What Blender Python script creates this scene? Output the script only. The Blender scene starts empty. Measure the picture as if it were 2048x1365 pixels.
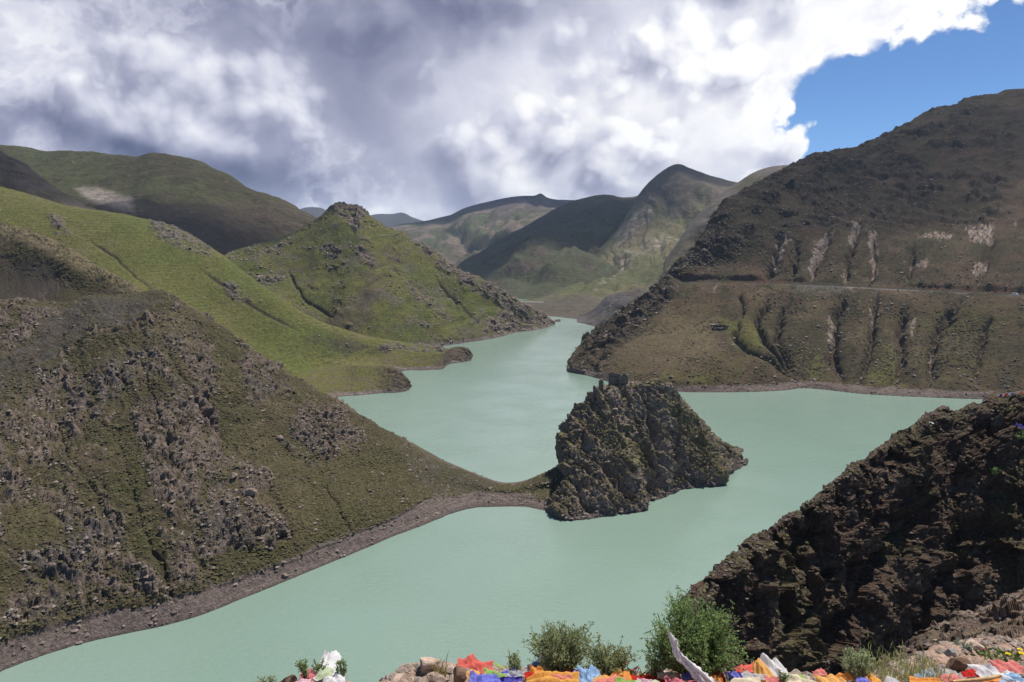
import bpy, math, random
import numpy as np
from mathutils import Vector

# ------------------------------------------------------------------ camera, sky, sun
random.seed(7)
rng = np.random.default_rng(11)
scn = bpy.context.scene
col = scn.collection
W, H, F = 2048.0, 1365.0, 1607.0          # photograph frame and focal length in its pixels
CAMZ, HORIZ = 120.0, 480.0                # camera height over the lake, horizon row
PITCH = math.atan((H / 2 - HORIZ) / F)

cam_d = bpy.data.cameras.new('camera')
cam = bpy.data.objects.new('camera', cam_d)
col.objects.link(cam)
cam.location = (0, 0, CAMZ)
cam.rotation_euler = (math.pi / 2 - PITCH, 0, 0)
cam_d.sensor_width = 36.0
cam_d.lens = 36.0 * F / W
cam_d.clip_start, cam_d.clip_end = 0.1, 60000
scn.camera = cam

SUN_AZ, SUN_EL = math.radians(47), math.radians(63)
SUN = Vector((math.sin(SUN_AZ) * math.cos(SUN_EL), math.cos(SUN_AZ) * math.cos(SUN_EL), math.sin(SUN_EL)))
sun_d = bpy.data.lights.new('sun', 'SUN')
sun_d.energy, sun_d.angle, sun_d.color = 5.0, math.radians(0.53), (1.0, 0.94, 0.85)
sun = bpy.data.objects.new('sun', sun_d)
col.objects.link(sun)
sun.rotation_euler = SUN.to_track_quat('Z', 'Y').to_euler()

vs = scn.view_settings
vs.view_transform, vs.look, vs.exposure, vs.gamma = 'Standard', 'None', 0.4, 1.0
scn.cycles.max_bounces = 5
scn.cycles.diffuse_bounces = 2
scn.cycles.glossy_bounces = 2
scn.cycles.use_denoising = True

cp, sp = math.cos(PITCH), math.sin(PITCH)


def ray(px, py):
    u, v = (px - W / 2) / F, (H / 2 - py) / F
    return np.array([u, cp + v * sp, -sp + v * cp])


def at(px, py, d):                         # the point seen at a pixel, d metres ahead
    r = ray(px, py)
    return np.array([0, 0, CAMZ]) + r * (d / r[1])


def atz(px, py, z=0.0):                    # the point seen at a pixel, at height z
    r = ray(px, py)
    return np.array([0, 0, CAMZ]) + r * ((z - CAMZ) / r[2])


def project(P):
    x, y, z = P[:, 0], P[:, 1], P[:, 2] - CAMZ
    fw = y * cp - z * sp
    up = y * sp + z * cp
    fw = np.where(fw < 0.3, 0.3, fw)
    return W / 2 + F * x / fw, H / 2 - F * up / fw


# ------------------------------------------------------------------ node helper
class NT:
    def __init__(self, tree):
        self.t = tree

    def node(self, typ, **kw):
        n = self.t.nodes.new(typ)
        for k, v in kw.items():
            setattr(n, k, v)
        return n

    def put(self, sock, v):
        if isinstance(v, bpy.types.NodeSocket):
            self.t.links.new(v, sock)
        elif v is not None:
            sock.default_value = v

    def m(self, op, a, b=None, c=None, clamp=False):
        n = self.node('ShaderNodeMath', operation=op, use_clamp=clamp)
        for i, v in enumerate((a, b, c)):
            self.put(n.inputs[i], v)
        return n.outputs[0]

    def vm(self, op, a, b=None, scale=None):
        n = self.node('ShaderNodeVectorMath', operation=op)
        self.put(n.inputs[0], a)
        if b is not None:
            self.put(n.inputs[1], b)
        if scale is not None:
            self.put(n.inputs['Scale'], scale)
        return n.outputs['Value'] if op in ('DOT_PRODUCT', 'LENGTH') else n.outputs[0]

    def noise(self, vec, scale, detail=4, rough=0.5, dist=0.0, lac=2.0):
        n = self.node('ShaderNodeTexNoise')
        self.put(n.inputs['Vector'], vec)
        n.inputs['Scale'].default_value = scale
        n.inputs['Detail'].default_value = detail
        n.inputs['Roughness'].default_value = rough
        n.inputs['Lacunarity'].default_value = lac
        n.inputs['Distortion'].default_value = dist
        return n

    def ss(self, x, lo, hi):
        n = self.node('ShaderNodeMapRange', interpolation_type='SMOOTHSTEP')
        self.put(n.inputs[0], x)
        self.put(n.inputs[1], lo)
        self.put(n.inputs[2], hi)
        return n.outputs[0]

    def lin(self, x, a, b, c, d):
        n = self.node('ShaderNodeMapRange')
        for i, v in enumerate((x, a, b, c, d)):
            self.put(n.inputs[i], v)
        return n.outputs[0]

    def mix(self, fac, a, b, blend='MIX'):
        n = self.node('ShaderNodeMix', data_type='RGBA', blend_type=blend)
        self.put(n.inputs[0], fac)
        self.put(n.inputs[6], a if not isinstance(a, tuple) else (*a[:3], 1))
        self.put(n.inputs[7], b if not isinstance(b, tuple) else (*b[:3], 1))
        return n.outputs[2]

    def ramp(self, fac, stops):
        n = self.node('ShaderNodeValToRGB')
        self.put(n.inputs[0], fac)
        e = n.color_ramp.elements
        while len(e) < len(stops):
            e.new(0.5)
        for i, (p, c) in enumerate(stops):
            e[i].position = p
            e[i].color = (*c, 1)
        return n.outputs[0]


def azel(px, py):
    r = ray(px, py)
    r = r / np.linalg.norm(r)
    return math.atan2(r[0], r[1]), math.asin(r[2])


world = bpy.data.worlds.new('World')
scn.world = world
world.use_nodes = True
wt = world.node_tree
wt.nodes.clear()
n = NT(wt)
tc = n.node('ShaderNodeTexCoord')
D = tc.outputs['Generated']
sky = n.node('ShaderNodeTexSky', sky_type='NISHITA')
sky.sun_disc = False
sky.sun_elevation, sky.sun_rotation = SUN_EL, SUN_AZ
sky.altitude, sky.air_density, sky.dust_density, sky.ozone_density = 4400, 1.0, 0.0, 3.0


def fnoise(vec, scale, detail, rough, typ='FBM', dist=0.0):
    nd = n.noise(vec, scale, detail, rough, dist)
    nd.noise_type = typ
    if typ == 'FBM':
        nd.normalize = True
    return nd


def cloud_h(vec, fine):
    """how far the cloud bulges towards us: soft masses plus round billows"""
    a = fnoise(vec, 5.0, 2.5 + fine, 0.55).outputs['Fac']
    v = n.node('ShaderNodeTexVoronoi', feature='F1')
    n.put(v.inputs['Vector'], vec)
    v.inputs['Scale'].default_value = 9.0
    v.inputs['Detail'].default_value = 1.5 if fine < 5 else 2.5
    v.inputs['Roughness'].default_value = 0.5
    v.inputs['Lacunarity'].default_value = 2.3
    dd = n.m('MINIMUM', v.outputs['Distance'], 1.0)
    b_ = n.m('SUBTRACT', 1.0, n.m('MULTIPLY', dd, dd))
    return n.m('ADD', n.m('MULTIPLY_ADD', a, 1.1, -0.30), n.m('MULTIPLY', b_, 0.75))


wn = n.noise(D, 4.0, 5, 0.55)
wv = n.vm('SUBTRACT', wn.outputs['Color'], (0.5, 0.5, 0.5))
sep = n.node('ShaderNodeSeparateXYZ')
n.put(sep.inputs[0], n.vm('ADD', D, n.vm('SCALE', wv, scale=0.16)))
X, Y, Z = sep.outputs
AZ = n.m('ARCTAN2', X, Y)
EL = n.m('ARCSINE', n.m('MINIMUM', n.m('MAXIMUM', Z, -0.999), 0.999))


def blobs(items, base):
    s = base
    for px, py, spx, spy, amp in items:
        a0, e0 = azel(px, py)
        u = n.m('MULTIPLY_ADD', AZ, F / spx, -a0 * F / spx)
        v = n.m('MULTIPLY_ADD', EL, F / spy, -e0 * F / spy)
        q = n.m('MULTIPLY_ADD', u, u, n.m('MULTIPLY', v, v))
        s = n.m('MULTIPLY_ADD', n.m('POWER', 0.3679, q), amp, s)
    return s


DS = n.vm('MULTIPLY', n.vm('ADD', D, n.vm('SCALE', wv, scale=0.09)), (1.0, 1.0, 1.15))
h0 = cloud_h(DS, 7)
h1 = cloud_h(n.vm('ADD', DS, (0.014, 0.0, 0.026)), 3)
relief = n.m('SUBTRACT', h0, h1)
hd = n.m('SUBTRACT', h0, 0.5)
fn = n.m('SUBTRACT', fnoise(DS, 26.0, 5.0, 0.6).outputs['Fac'], 0.5)
cover = blobs([
    (1980, 230, 330, 120, -0.50), (1740, 255, 160, 100, -0.55), (2080, 110, 150, 100, -0.40),
    (2400, 200, 380, 330, -0.45), (1330, 262, 50, 34, -0.70), (1500, 165, 60, 22, -0.25),
    (1660, 330, 80, 50, -0.35), (1480, 230, 120, 90, 0.35), (1520, 330, 90, 40, 0.55),
    (1680, 75, 170, 42, 0.45), (1900, 0, 170, 45, 0.50), (1250, 350, 260, 90, 0.5), (1430, 20, 160, 80, 0.4),
    (400, 200, 900, 360, 1.30), (1200, 190, 420, 290, 0.90), (1750, 10, 360, 140, 0.50), (1620, 262, 110, 70, -0.30)], 0.14)
cv = n.m('MULTIPLY_ADD', fn, 1.6, n.m('MULTIPLY_ADD', hd, 1.6, cover))
alpha = n.ss(cv, 0.36, 0.68)
bright = blobs([
    (1400, 150, 330, 160, 0.19), (1120, 250, 230, 120, 0.15), (1800, 50, 320, 90, 0.30),
    (1500, 290, 160, 90, 0.24), (850, 425, 260, 22, 0.20), (1240, 380, 160, 30, 0.16), (1330, 30, 200, 60, 0.10),
    (800, 40, 340, 90, -0.24), (540, 10, 220, 60, -0.14), (740, 190, 90, 110, -0.24), (1000, 30, 160, 50, -0.12),
    (560, 360, 150, 46, -0.44), (140, 300, 240, 30, -0.38), (380, 320, 140, 30, -0.28),
    (150, 120, 260, 130, 0.06), (420, 190, 140, 90, 0.04), (590, 130, 60, 80, 0.12),
    (660, 330, 70, 80, 0.14), (900, 360, 90, 60, -0.06), (40, 60, 140, 80, 0.06)], 0.62)
gain = n.lin(bright, 0.5, 0.85, 0.42, 0.85)
det = n.m('MULTIPLY_ADD', fn, 0.20, n.m('ADD', n.m('MULTIPLY', relief, 0.75), n.m('MULTIPLY', hd, 0.24)))
B = n.m('MULTIPLY_ADD', det, gain, bright)
rim = n.m('MULTIPLY', n.m('SUBTRACT', 1.0, n.ss(cv, 0.45, 0.95)), 0.22)
B = n.m('ADD', B, rim, clamp=True)
soft = n.m('ADD', n.m('MULTIPLY', n.m('SUBTRACT', fnoise(DS, 3.5, 4.0, 0.5).outputs['Fac'], 0.5), 0.5), n.m('MULTIPLY', hd, 0.10))
bank = n.ss(n.m('MULTIPLY_ADD', soft, 0.9, n.m('MULTIPLY_ADD', fn, 0.6, cover)), 0.66, 0.96)
BB = n.m('ADD', n.m('ADD', bright, -0.03), soft, clamp=True)
puff = n.ss(cv, 0.34, 0.66)
BF = n.m('ADD', n.m('MULTIPLY', B, puff), n.m('MULTIPLY', BB, n.m('SUBTRACT', 1.0, puff)))
alpha = n.m('MAXIMUM', alpha, bank)
B = BF
cc = n.ramp(B, [(0.0, (0.085, 0.10, 0.19)), (0.22, (0.21, 0.225, 0.34)), (0.45, (0.37, 0.38, 0.51)),
                (0.68, (0.68, 0.69, 0.80)), (0.86, (0.95, 0.95, 0.99)), (1.0, (1.10, 1.10, 1.11))])
SKY_S = 0.075
cc10 = n.vm('SCALE', cc, scale=0.76 / SKY_S)
skyc = n.mix(1.0, sky.outputs[0], (0.72, 0.97, 1.16), 'MULTIPLY')
fin = n.mix(alpha, skyc, cc10)
bg = n.node('ShaderNodeBackground')
n.put(bg.inputs[0], fin)
bg.inputs[1].default_value = SKY_S
wo = n.node('ShaderNodeOutputWorld')
wt.links.new(bg.outputs[0], wo.inputs[0])
world.cycles.sampling_method = 'MANUAL'
world.cycles.sample_map_resolution = 512

# ------------------------------------------------------------------ helpers
_perm = np.random.default_rng(3).permutation(256).astype(np.int32)
_perm = np.concatenate([_perm, _perm])
_g = np.random.default_rng(4).normal(size=(256, 3)).astype(np.float32)
_g /= np.linalg.norm(_g, axis=1)[:, None]


def pn(P):
    P = P.astype(np.float32)
    I = np.floor(P)
    f = P - I
    I = I.astype(np.int32) & 255
    u = f * f * f * (f * (f * 6 - 15) + 10)
    out = 0
    x0, y0, z0 = I[:, 0], I[:, 1], I[:, 2]
    for dx in (0, 1):
        hx = _perm[(x0 + dx) & 255]
        wx = u[:, 0] if dx else 1 - u[:, 0]
        for dy in (0, 1):
            hy = _perm[hx + ((y0 + dy) & 255)]
            wxy = wx * (u[:, 1] if dy else 1 - u[:, 1])
            for dz in (0, 1):
                g = _g[_perm[hy + ((z0 + dz) & 255)]]
                d = g[:, 0] * (f[:, 0] - dx) + g[:, 1] * (f[:, 1] - dy) + g[:, 2] * (f[:, 2] - dz)
                out = out + d * wxy * (u[:, 2] if dz else 1 - u[:, 2])
    return out * 1.4


def fbm(P, octs=4, gain=0.5, off=0.0):
    s, a, t, q = 0, 1.0, 0.0, P + off
    for i in range(octs):
        s = s + a * pn(q)
        t += a
        a *= gain
        q = q * 2.03 + 17.3
    return s / t * 1.3


def ridged(P, octs=4, gain=0.55, off=0.0):
    s, a, t, q = 0, 1.0, 0.0, P + off
    for i in range(octs):
        s = s + a * (1 - 2 * np.abs(pn(q)))
        t += a
        a *= gain
        q = q * 2.07 + 9.1
    return s / t


def sstep(x, lo, hi):
    t = np.clip((x - lo) / (hi - lo), 0, 1)
    return t * t * (3 - 2 * t)


def strata(P, az, dip, la, lb, lc):
    """coordinates stretched along rock beds"""
    a = math.radians(az)
    e1 = np.array([math.cos(a) * math.cos(dip), math.sin(a) * math.cos(dip), -math.sin(dip)])
    e2 = np.array([-math.sin(a), math.cos(a), 0])
    e3 = np.cross(e1, e2)
    return np.stack([P @ e1 / la, P @ e2 / lb, P @ e3 / lc], 1)


def beds(P, along, across, spacing, seed=0.0, warp=0.7):
    """saw-toothed rock beds: ledges that rise slowly and break off sharply, -0.5..0.5"""
    al = np.asarray(along, float)
    al /= np.linalg.norm(al)
    ac = np.asarray(across, float)
    ac -= al * (ac @ al)
    ac /= np.linalg.norm(ac)
    t = P @ ac / spacing + warp * fbm(P / (spacing * 3.0), 3, off=seed) + 0.25 * fbm(P / (spacing * 0.7), 2, off=seed + 3)
    k = np.floor(t)
    f = t - k
    amp = 0.35 + 0.65 * sstep(pn(np.stack([P @ al / (spacing * 2.2) + k * 7.3, k * 3.7 + seed, np.zeros(len(t))], 1)), -0.35, 0.45)
    prof = np.where(f < 0.82, f / 0.82, 1 - (f - 0.82) / 0.18)
    return (prof - 0.5) * amp


def facet(P, cell, seed=0):
    """broken rock: each block of a cell pattern is a plane tilted its own way, -0.5..0.5 or so"""
    q = (P / cell + 0.35 * np.stack([pn(P / cell * 1.3 + seed), pn(P / cell * 1.3 + seed + 40), pn(P / cell * 1.3 + seed + 80)], 1)).astype(np.float32)
    I = np.floor(q).astype(np.int32)
    best = np.full(len(q), 9.0, np.float32)
    out = np.zeros(len(q), np.float32)
    for dx in (-1, 0, 1):
        hx = _perm[(I[:, 0] + dx + seed) & 255]
        for dy in (-1, 0, 1):
            hy = _perm[hx + ((I[:, 1] + dy) & 255)]
            for dz in (-1, 0, 1):
                h = _perm[hy + ((I[:, 2] + dz) & 255)]
                v = q - I - np.array([dx, dy, dz], np.float32) - (0.5 + 0.42 * _g[h])
                d = np.einsum('ij,ij->i', v, v)
                m = d < best
                best = np.where(m, d, best)
                g = _g[_perm[h]]
                out = np.where(m, np.einsum('ij,ij->i', v, g) + 0.25 * g[:, 0], out)
    return out


def rills(P, az, sp, lz, seed=0.0, octs=3):
    """rounded ribs parted by sharp gullies running down the slope, 0 in the gullies"""
    a = math.radians(az)
    u = (P[:, 0] * math.cos(a) + P[:, 1] * math.sin(a)) / sp + 0.55 * fbm(P / (sp * 2.5), 3, off=seed)
    q = np.stack([u, P[:, 2] / lz, np.full(len(u), seed)], 1)
    s_, am, tot = 0, 1.0, 0.0
    for i in range(octs):
        s_ = s_ + am * np.minimum(1, np.abs(pn(q)) * 2.2)
        tot += am
        am *= 0.5
        q = q * 2.1 + 5.3
    return s_ / tot


def catmull(t, Pc, tq):
    """cubic through control points Pc at t, evaluated at tq (works on any trailing shape)"""
    t = np.asarray(t, float)
    Pc = np.asarray(Pc, float)
    m = np.zeros_like(Pc)
    dt = np.diff(t)
    sl = np.diff(Pc, axis=0) / dt.reshape(-1, *([1] * (Pc.ndim - 1)))
    m[0], m[-1] = sl[0], sl[-1]
    for i in range(1, len(t) - 1):
        w0, w1 = dt[i], dt[i - 1]
        m[i] = (sl[i - 1] * w0 + sl[i] * w1) / (w0 + w1)
        same = np.sign(sl[i - 1]) == np.sign(sl[i])
        lim = 3 * np.minimum(np.abs(sl[i - 1]), np.abs(sl[i]))
        m[i] = np.where(same, np.sign(m[i]) * np.minimum(np.abs(m[i]), lim), m[i] * 0.5)
    k = np.clip(np.searchsorted(t, tq, side='right') - 1, 0, len(t) - 2)
    h = dt[k]
    s = (tq - t[k]) / h
    sh = (-1,) + (1,) * (Pc.ndim - 1)
    s, h = s.reshape(sh), h.reshape(sh)
    return ((2 * s**3 - 3 * s**2 + 1) * Pc[k] + (s**3 - 2 * s**2 + s) * h * m[k]
            + (-2 * s**3 + 3 * s**2) * Pc[k + 1] + (s**3 - s**2) * h * m[k + 1])


def row(pts):
    """pts: (t, px, py, depth) or (t, px, py, ('z', height)) -> (t array, 3-D points)"""
    t, q = [], []
    for p in pts:
        t.append(p[0])
        q.append(atz(p[1], p[2], p[3][1]) if isinstance(p[3], tuple) else at(p[1], p[2], p[3]))
    return np.array(t, float), np.array(q)


Z0 = ('z', 0.0)


def auto(pts):
    """t from pixel x"""
    return [(p[0],) + tuple(p) for p in pts]


def chord(pts):
    """t from running pixel distance, 0..1"""
    s = [0.0]
    for a, b in zip(pts[:-1], pts[1:]):
        s.append(s[-1] + math.hypot(b[0] - a[0], b[1] - a[1]))
    return [(v / s[-1],) + tuple(p) for v, p in zip(s, pts)]


def loft(rows, nu, segs, dens=None):
    """rows of control polylines over a shared t, segs[i] quads between rows i and i+1"""
    t0 = max(r[0][0] for r in rows)
    t1 = min(r[0][-1] for r in rows)
    tt = np.linspace(t0, t1, 2000)
    w = np.ones(2000) if dens is None else dens(tt)
    cw = np.concatenate([[0], np.cumsum((w[1:] + w[:-1]) / 2)])
    tq = np.interp(np.linspace(0, cw[-1], nu), cw, tt)
    C = np.stack([catmull(r[0], r[1], tq) for r in rows])        # R, nu, 3
    seg_len = np.array([np.linalg.norm(C[i + 1] - C[i], axis=1).mean() + 1e-3 for i in range(len(rows) - 1)])
    v = np.concatenate([[0], np.cumsum(seg_len)])
    vq = np.concatenate([np.linspace(v[i], v[i + 1], segs[i], endpoint=False) for i in range(len(segs))] + [[v[-1]]])
    return catmull(v, C, vq)                                     # nv, nu, 3


def grid_normals(G):
    du = np.gradient(G, axis=1)
    dv = np.gradient(G, axis=0)
    nn = np.cross(du, dv)
    nn /= np.linalg.norm(nn, axis=2)[:, :, None] + 1e-9
    return nn


def mesh_np(name, V, quads=None, tris=None, smooth=True):
    me = bpy.data.meshes.new(name)
    nq = 0 if quads is None else len(quads)
    nt = 0 if tris is None else len(tris)
    me.vertices.add(len(V))
    me.vertices.foreach_set('co', np.ascontiguousarray(V, np.float32).ravel())
    idx = []
    if nq:
        idx.append(np.asarray(quads, np.int32).ravel())
    if nt:
        idx.append(np.asarray(tris, np.int32).ravel())
    idx = np.concatenate(idx)
    me.loops.add(len(idx))
    me.loops.foreach_set('vertex_index', idx)
    me.polygons.add(nq + nt)
    st = np.concatenate([np.arange(nq) * 4, nq * 4 + np.arange(nt) * 3]).astype(np.int32)
    me.polygons.foreach_set('loop_start', st)
    me.polygons.foreach_set('use_smooth', np.full(nq + nt, smooth))
    me.update(calc_edges=True)
    return me


def set_col(me, C, name='Col'):
    a = me.color_attributes.new(name, 'FLOAT_COLOR', 'POINT')
    c4 = np.ones((len(C), 4), np.float32)
    c4[:, :3] = C
    a.data.foreach_set('color', c4.ravel())


def obj(name, me, mat=None, parent=None, label=None, cat=None, group=None, kind=None):
    o = bpy.data.objects.new(name, me)
    col.objects.link(o)
    if mat is not None and me is not None and len(me.materials) == 0:
        me.materials.append(mat)
    if parent is not None:
        o.parent = parent
    if label:
        o['label'] = label
    if cat:
        o['category'] = cat
    if group:
        o['group'] = group
    if kind:
        o['kind'] = kind
    return o


def grid_quads(nv, nu):
    i = np.arange(nv * nu).reshape(nv, nu)
    return np.stack([i[:-1, :-1], i[:-1, 1:], i[1:, 1:], i[1:, :-1]], -1).reshape(-1, 4)


# ------------------------------------------------------------------ materials
def attr_mat(name, rough=0.95, spec=0.15, scale=1.0, var=0.5, bump=0.3, bdist=0.3):
    m = bpy.data.materials.new(name)
    m.use_nodes = True
    k = NT(m.node_tree)
    b = m.node_tree.nodes['Principled BSDF']
    at_ = k.node('ShaderNodeAttribute', attribute_name='Col')
    geo = k.node('ShaderNodeNewGeometry')
    nz = k.noise(geo.outputs['Position'], scale, 5, 0.62)
    f = k.lin(nz.outputs['Fac'], 0.28, 0.72, 1 - var, 1 + var)
    c = k.vm('SCALE', at_.outputs['Color'], scale=f)
    k.put(b.inputs['Base Color'], c)
    b.inputs['Roughness'].default_value = rough
    b.inputs['Specular IOR Level'].default_value = spec
    if bump:
        bn = k.node('ShaderNodeBump')
        bn.inputs['Strength'].default_value = bump
        bn.inputs['Distance'].default_value = bdist
        nz2 = k.noise(geo.outputs['Position'], scale * 1.7, 6, 0.65)
        k.put(bn.inputs['Height'], nz2.outputs['Fac'])
        k.put(b.inputs['Normal'], bn.outputs[0])
    return m


def simple_mat(name, c, rough=0.85, var=0.25, scale=8.0, spec=0.2, bump=0.0, bdist=0.01, c2=None):
    m = bpy.data.materials.new(name)
    m.use_nodes = True
    k = NT(m.node_tree)
    b = m.node_tree.nodes['Principled BSDF']
    tcn = k.node('ShaderNodeTexCoord')
    nz = k.noise(tcn.outputs['Object'], scale, 5, 0.6)
    a = tuple(v * (1 - var) for v in c)
    d = tuple(min(1, v * (1 + var)) for v in (c2 or c))
    k.put(b.inputs['Base Color'], k.mix(k.ss(nz.outputs['Fac'], 0.3, 0.7), a, d))
    b.inputs['Roughness'].default_value = rough
    b.inputs['Specular IOR Level'].default_value = spec
    if bump:
        bn = k.node('ShaderNodeBump')
        bn.inputs['Strength'].default_value = bump
        bn.inputs['Distance'].default_value = bdist
        nz2 = k.noise(tcn.outputs['Object'], scale * 2.5, 6, 0.6)
        k.put(bn.inputs['Height'], nz2.outputs['Fac'])
        k.put(b.inputs['Normal'], bn.outputs[0])
    return m


M_NEAR = attr_mat('slope_near', scale=0.8, var=0.5, bump=1.0, bdist=1.3)
M_MID = attr_mat('slope_mid', scale=0.35, var=0.45, bump=1.0, bdist=1.8)
M_FAR = attr_mat('slope_far', scale=0.06, var=0.35, bump=0.9, bdist=7.0)
M_SPUR = attr_mat('spur_rock', scale=2.6, var=0.5, bump=1.0, bdist=0.4)
M_LEDGE = attr_mat('ledge_soil', scale=14, var=0.4, bump=0.8, bdist=0.02)

# palette, linear albedo
LUSH = np.array([0.066, 0.078, 0.019])
GRASS = np.array([0.096, 0.096, 0.027])
OLIVE = np.array([0.070, 0.060, 0.030])
DRY = np.array([0.140, 0.112, 0.066])
SOIL = np.array([0.092, 0.069, 0.049])
ROCK = np.array([0.165, 0.130, 0.108])
PINK = np.array([0.235, 0.180, 0.152])
DARK = np.array([0.045, 0.037, 0.033])
GREY = np.array([0.110, 0.100, 0.097])
BEACH = np.array([0.135, 0.108, 0.097])
PALE = np.array([0.34, 0.29, 0.255])
RUST = np.array([0.11, 0.060, 0.038])


def lerp(a, b, t):
    t = np.asarray(t)[:, None]
    return a * (1 - t) + b * t


def seg_dist(px, py, poly):
    """distance in photo pixels to a polyline and the fraction along it"""
    best = np.full(len(px), 1e9)
    frac = np.zeros(len(px))
    k = len(poly) - 1
    for i in range(k):
        ax, ay = poly[i]
        bx, by = poly[i + 1]
        dx, dy = bx - ax, by - ay
        L = dx * dx + dy * dy + 1e-9
        s = np.clip(((px - ax) * dx + (py - ay) * dy) / L, 0, 1)
        d = np.hypot(px - ax - s * dx, py - ay - s * dy)
        m = d < best
        best = np.where(m, d, best)
        frac = np.where(m, (i + s) / k, frac)
    return best, frac


def in_poly(px, py, poly, soft=12.0):
    """soft membership of a traced patch"""
    inside = np.zeros(len(px), bool)
    k = len(poly)
    for i in range(k):
        x1, y1 = poly[i]
        x2, y2 = poly[(i + 1) % k]
        c = ((y1 > py) != (y2 > py)) & (px < (x2 - x1) * (py - y1) / (y2 - y1 + 1e-9) + x1)
        inside ^= c
    d, _ = seg_dist(px, py, list(poly) + [poly[0]])
    sd = np.where(inside, d, -d)
    return sstep(sd, -soft, soft)


def gullies(px, py, lines):
    """summed gully profile 0..1 (narrow, broad)"""
    nar = np.zeros(len(px))
    bro = np.zeros(len(px))
    for w, amp, poly in lines:
        jx = px + 0
        d, s = seg_dist(jx, py, poly)
        tp = np.minimum(1, np.minimum(s * 6 + 0.15, (1 - s) * 5 + 0.25)) * amp
        nar = np.maximum(nar, np.exp(-(d / w)**2) * tp)
        bro = np.maximum(bro, np.exp(-d / (w * 2.6)) * tp)
    return nar, bro


SURF = {}


def terrain(name, G, mat, disp, colour, label, cat, key, kind='structure'):
    nv, nu, _ = G.shape
    nn = grid_normals(G)
    P = G.reshape(-1, 3)
    N_ = nn.reshape(-1, 3)
    view = np.array([0, 0, CAMZ + 1.0]) - P
    if np.median(np.sum(N_ * view, 1)) < 0:
        N_ = -N_
    px, py = project(P)
    ctx = dict(P=P, N=N_, px=px, py=py)
    d = disp(ctx)
    if isinstance(d, tuple):
        P2 = P + N_ * d[0][:, None] + d[1]
    else:
        P2 = P + N_ * d[:, None]
    n2 = grid_normals(P2.reshape(nv, nu, 3)).reshape(-1, 3)
    if np.median(np.sum(n2 * view, 1)) < 0:
        n2 = -n2
    ctx.update(P2=P2, N2=n2, z=P2[:, 2])
    C = np.clip(colour(ctx), 0.005, 0.8)
    me = mesh_np(name, P2, grid_quads(nv, nu), smooth=key not in ('H', 'G', 'N'))
    set_col(me, C)
    o = obj(name, me, mat, None, label, cat, None, kind)
    ppx, ppy = project(P2)
    SURF[key] = dict(P=P2, N=n2, px=ppx, py=ppy, C=C, ctx=ctx, o=o, shape=(nv, nu))
    return o


def pick(key, px, py):
    s = SURF[key]
    front = np.sum(s['N'] * (np.array([0, 0, CAMZ]) - s['P']), 1) > 0
    d = (s['px'] - px)**2 + (s['py'] - py)**2 + np.where(front, 0, 1e6)
    i = int(np.argmin(d))
    return s['P'][i], s['N'][i]


def beach(C, c, top=4.6, soft=0.5, tone=BEACH, wob=1.0, drop=None):
    P = c['P2']
    z = P[:, 2] + (0 if drop is None else drop) + wob * fbm(P / 14, 3, off=5.0)
    b = 1 - sstep(z, top - soft, top + soft)
    st = 0.5 + 0.5 * np.sin(P[:, 2] * 9 + 1.5 * fbm(P / 10, 2))
    bc = tone[None] * (0.80 + 0.26 * st + 0.25 * fbm(P / 2.5, 3))[:, None]
    wet = 1 - sstep(P[:, 2], 0.1, 0.5)
    bc = bc * (1 - 0.45 * wet)[:, None]
    return lerp(C, bc, b), b


def inframe(lo=-20, hi=2070, out=0.12):
    return lambda t: np.where((t > lo) & (t < hi), 1.0, out)


def under(r, outw=6.0, dz=-9.0, back=None):
    """a row below the water in front of a shoreline row"""
    q = r[1].copy()
    v = back[1] if back is not None else None
    q2 = q.copy()
    cdir = q[:, :2] / np.linalg.norm(q[:, :2], axis=1)[:, None]
    q2[:, :2] -= cdir * outw
    q2[:, 2] = dz
    return (r[0], q2)


def shift(r, dx, dy, dz):
    q = r[1].copy()
    q += np.array([dx, dy, dz])
    return (r[0], q)


def behind(r, dist, drop):
    """a row behind a crest, away from the camera and lower"""
    q = r[1].copy()
    cdir = q[:, :2] / np.linalg.norm(q[:, :2], axis=1)[:, None]
    q[:, :2] += cdir * dist
    q[:, 2] -= drop
    return (r[0], q)


# ------------------------------------------------------------------ lake and base ground
def plane(name, x0, x1, y0, y1, z, mat, **kw):
    V = np.array([(x0, y0, z), (x1, y0, z), (x1, y1, z), (x0, y1, z)])
    return obj(name, mesh_np(name, V, [(0, 1, 2, 3)], smooth=False), mat, **kw)


mw = bpy.data.materials.new('silty_water')
mw.use_nodes = True
k = NT(mw.node_tree)
b = mw.node_tree.nodes['Principled BSDF']
geo = k.node('ShaderNodeNewGeometry')
big = k.noise(k.vm('MULTIPLY', geo.outputs['Position'], (1, 0.55, 1)), 0.006, 4, 0.5, 0.6)
k.put(b.inputs['Base Color'], k.mix(k.ss(big.outputs['Fac'], 0.3, 0.7), (0.160, 0.236, 0.190), (0.186, 0.260, 0.218)))
b.inputs['Roughness'].default_value = 0.16
b.inputs['IOR'].default_value = 1.333
rp = k.noise(k.vm('MULTIPLY', geo.outputs['Position'], (0.55, 1.0, 1)), 0.55, 5, 0.6, 0.4)
rp2 = k.noise(geo.outputs['Position'], 0.03, 2, 0.5)
bn = k.node('ShaderNodeBump')
bn.inputs['Distance'].default_value = 0.6
k.put(bn.inputs['Strength'], k.lin(rp2.outputs['Fac'], 0.35, 0.65, 0.22, 0.60))
k.put(bn.inputs['Height'], rp.outputs['Fac'])
k.put(b.inputs['Normal'], bn.outputs[0])
plane('lake', -1500, 1800, 60, 1700, 0.0, mw, label='milky turquoise reservoir water filling the winding valley', cat='lake', kind='structure')
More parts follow.
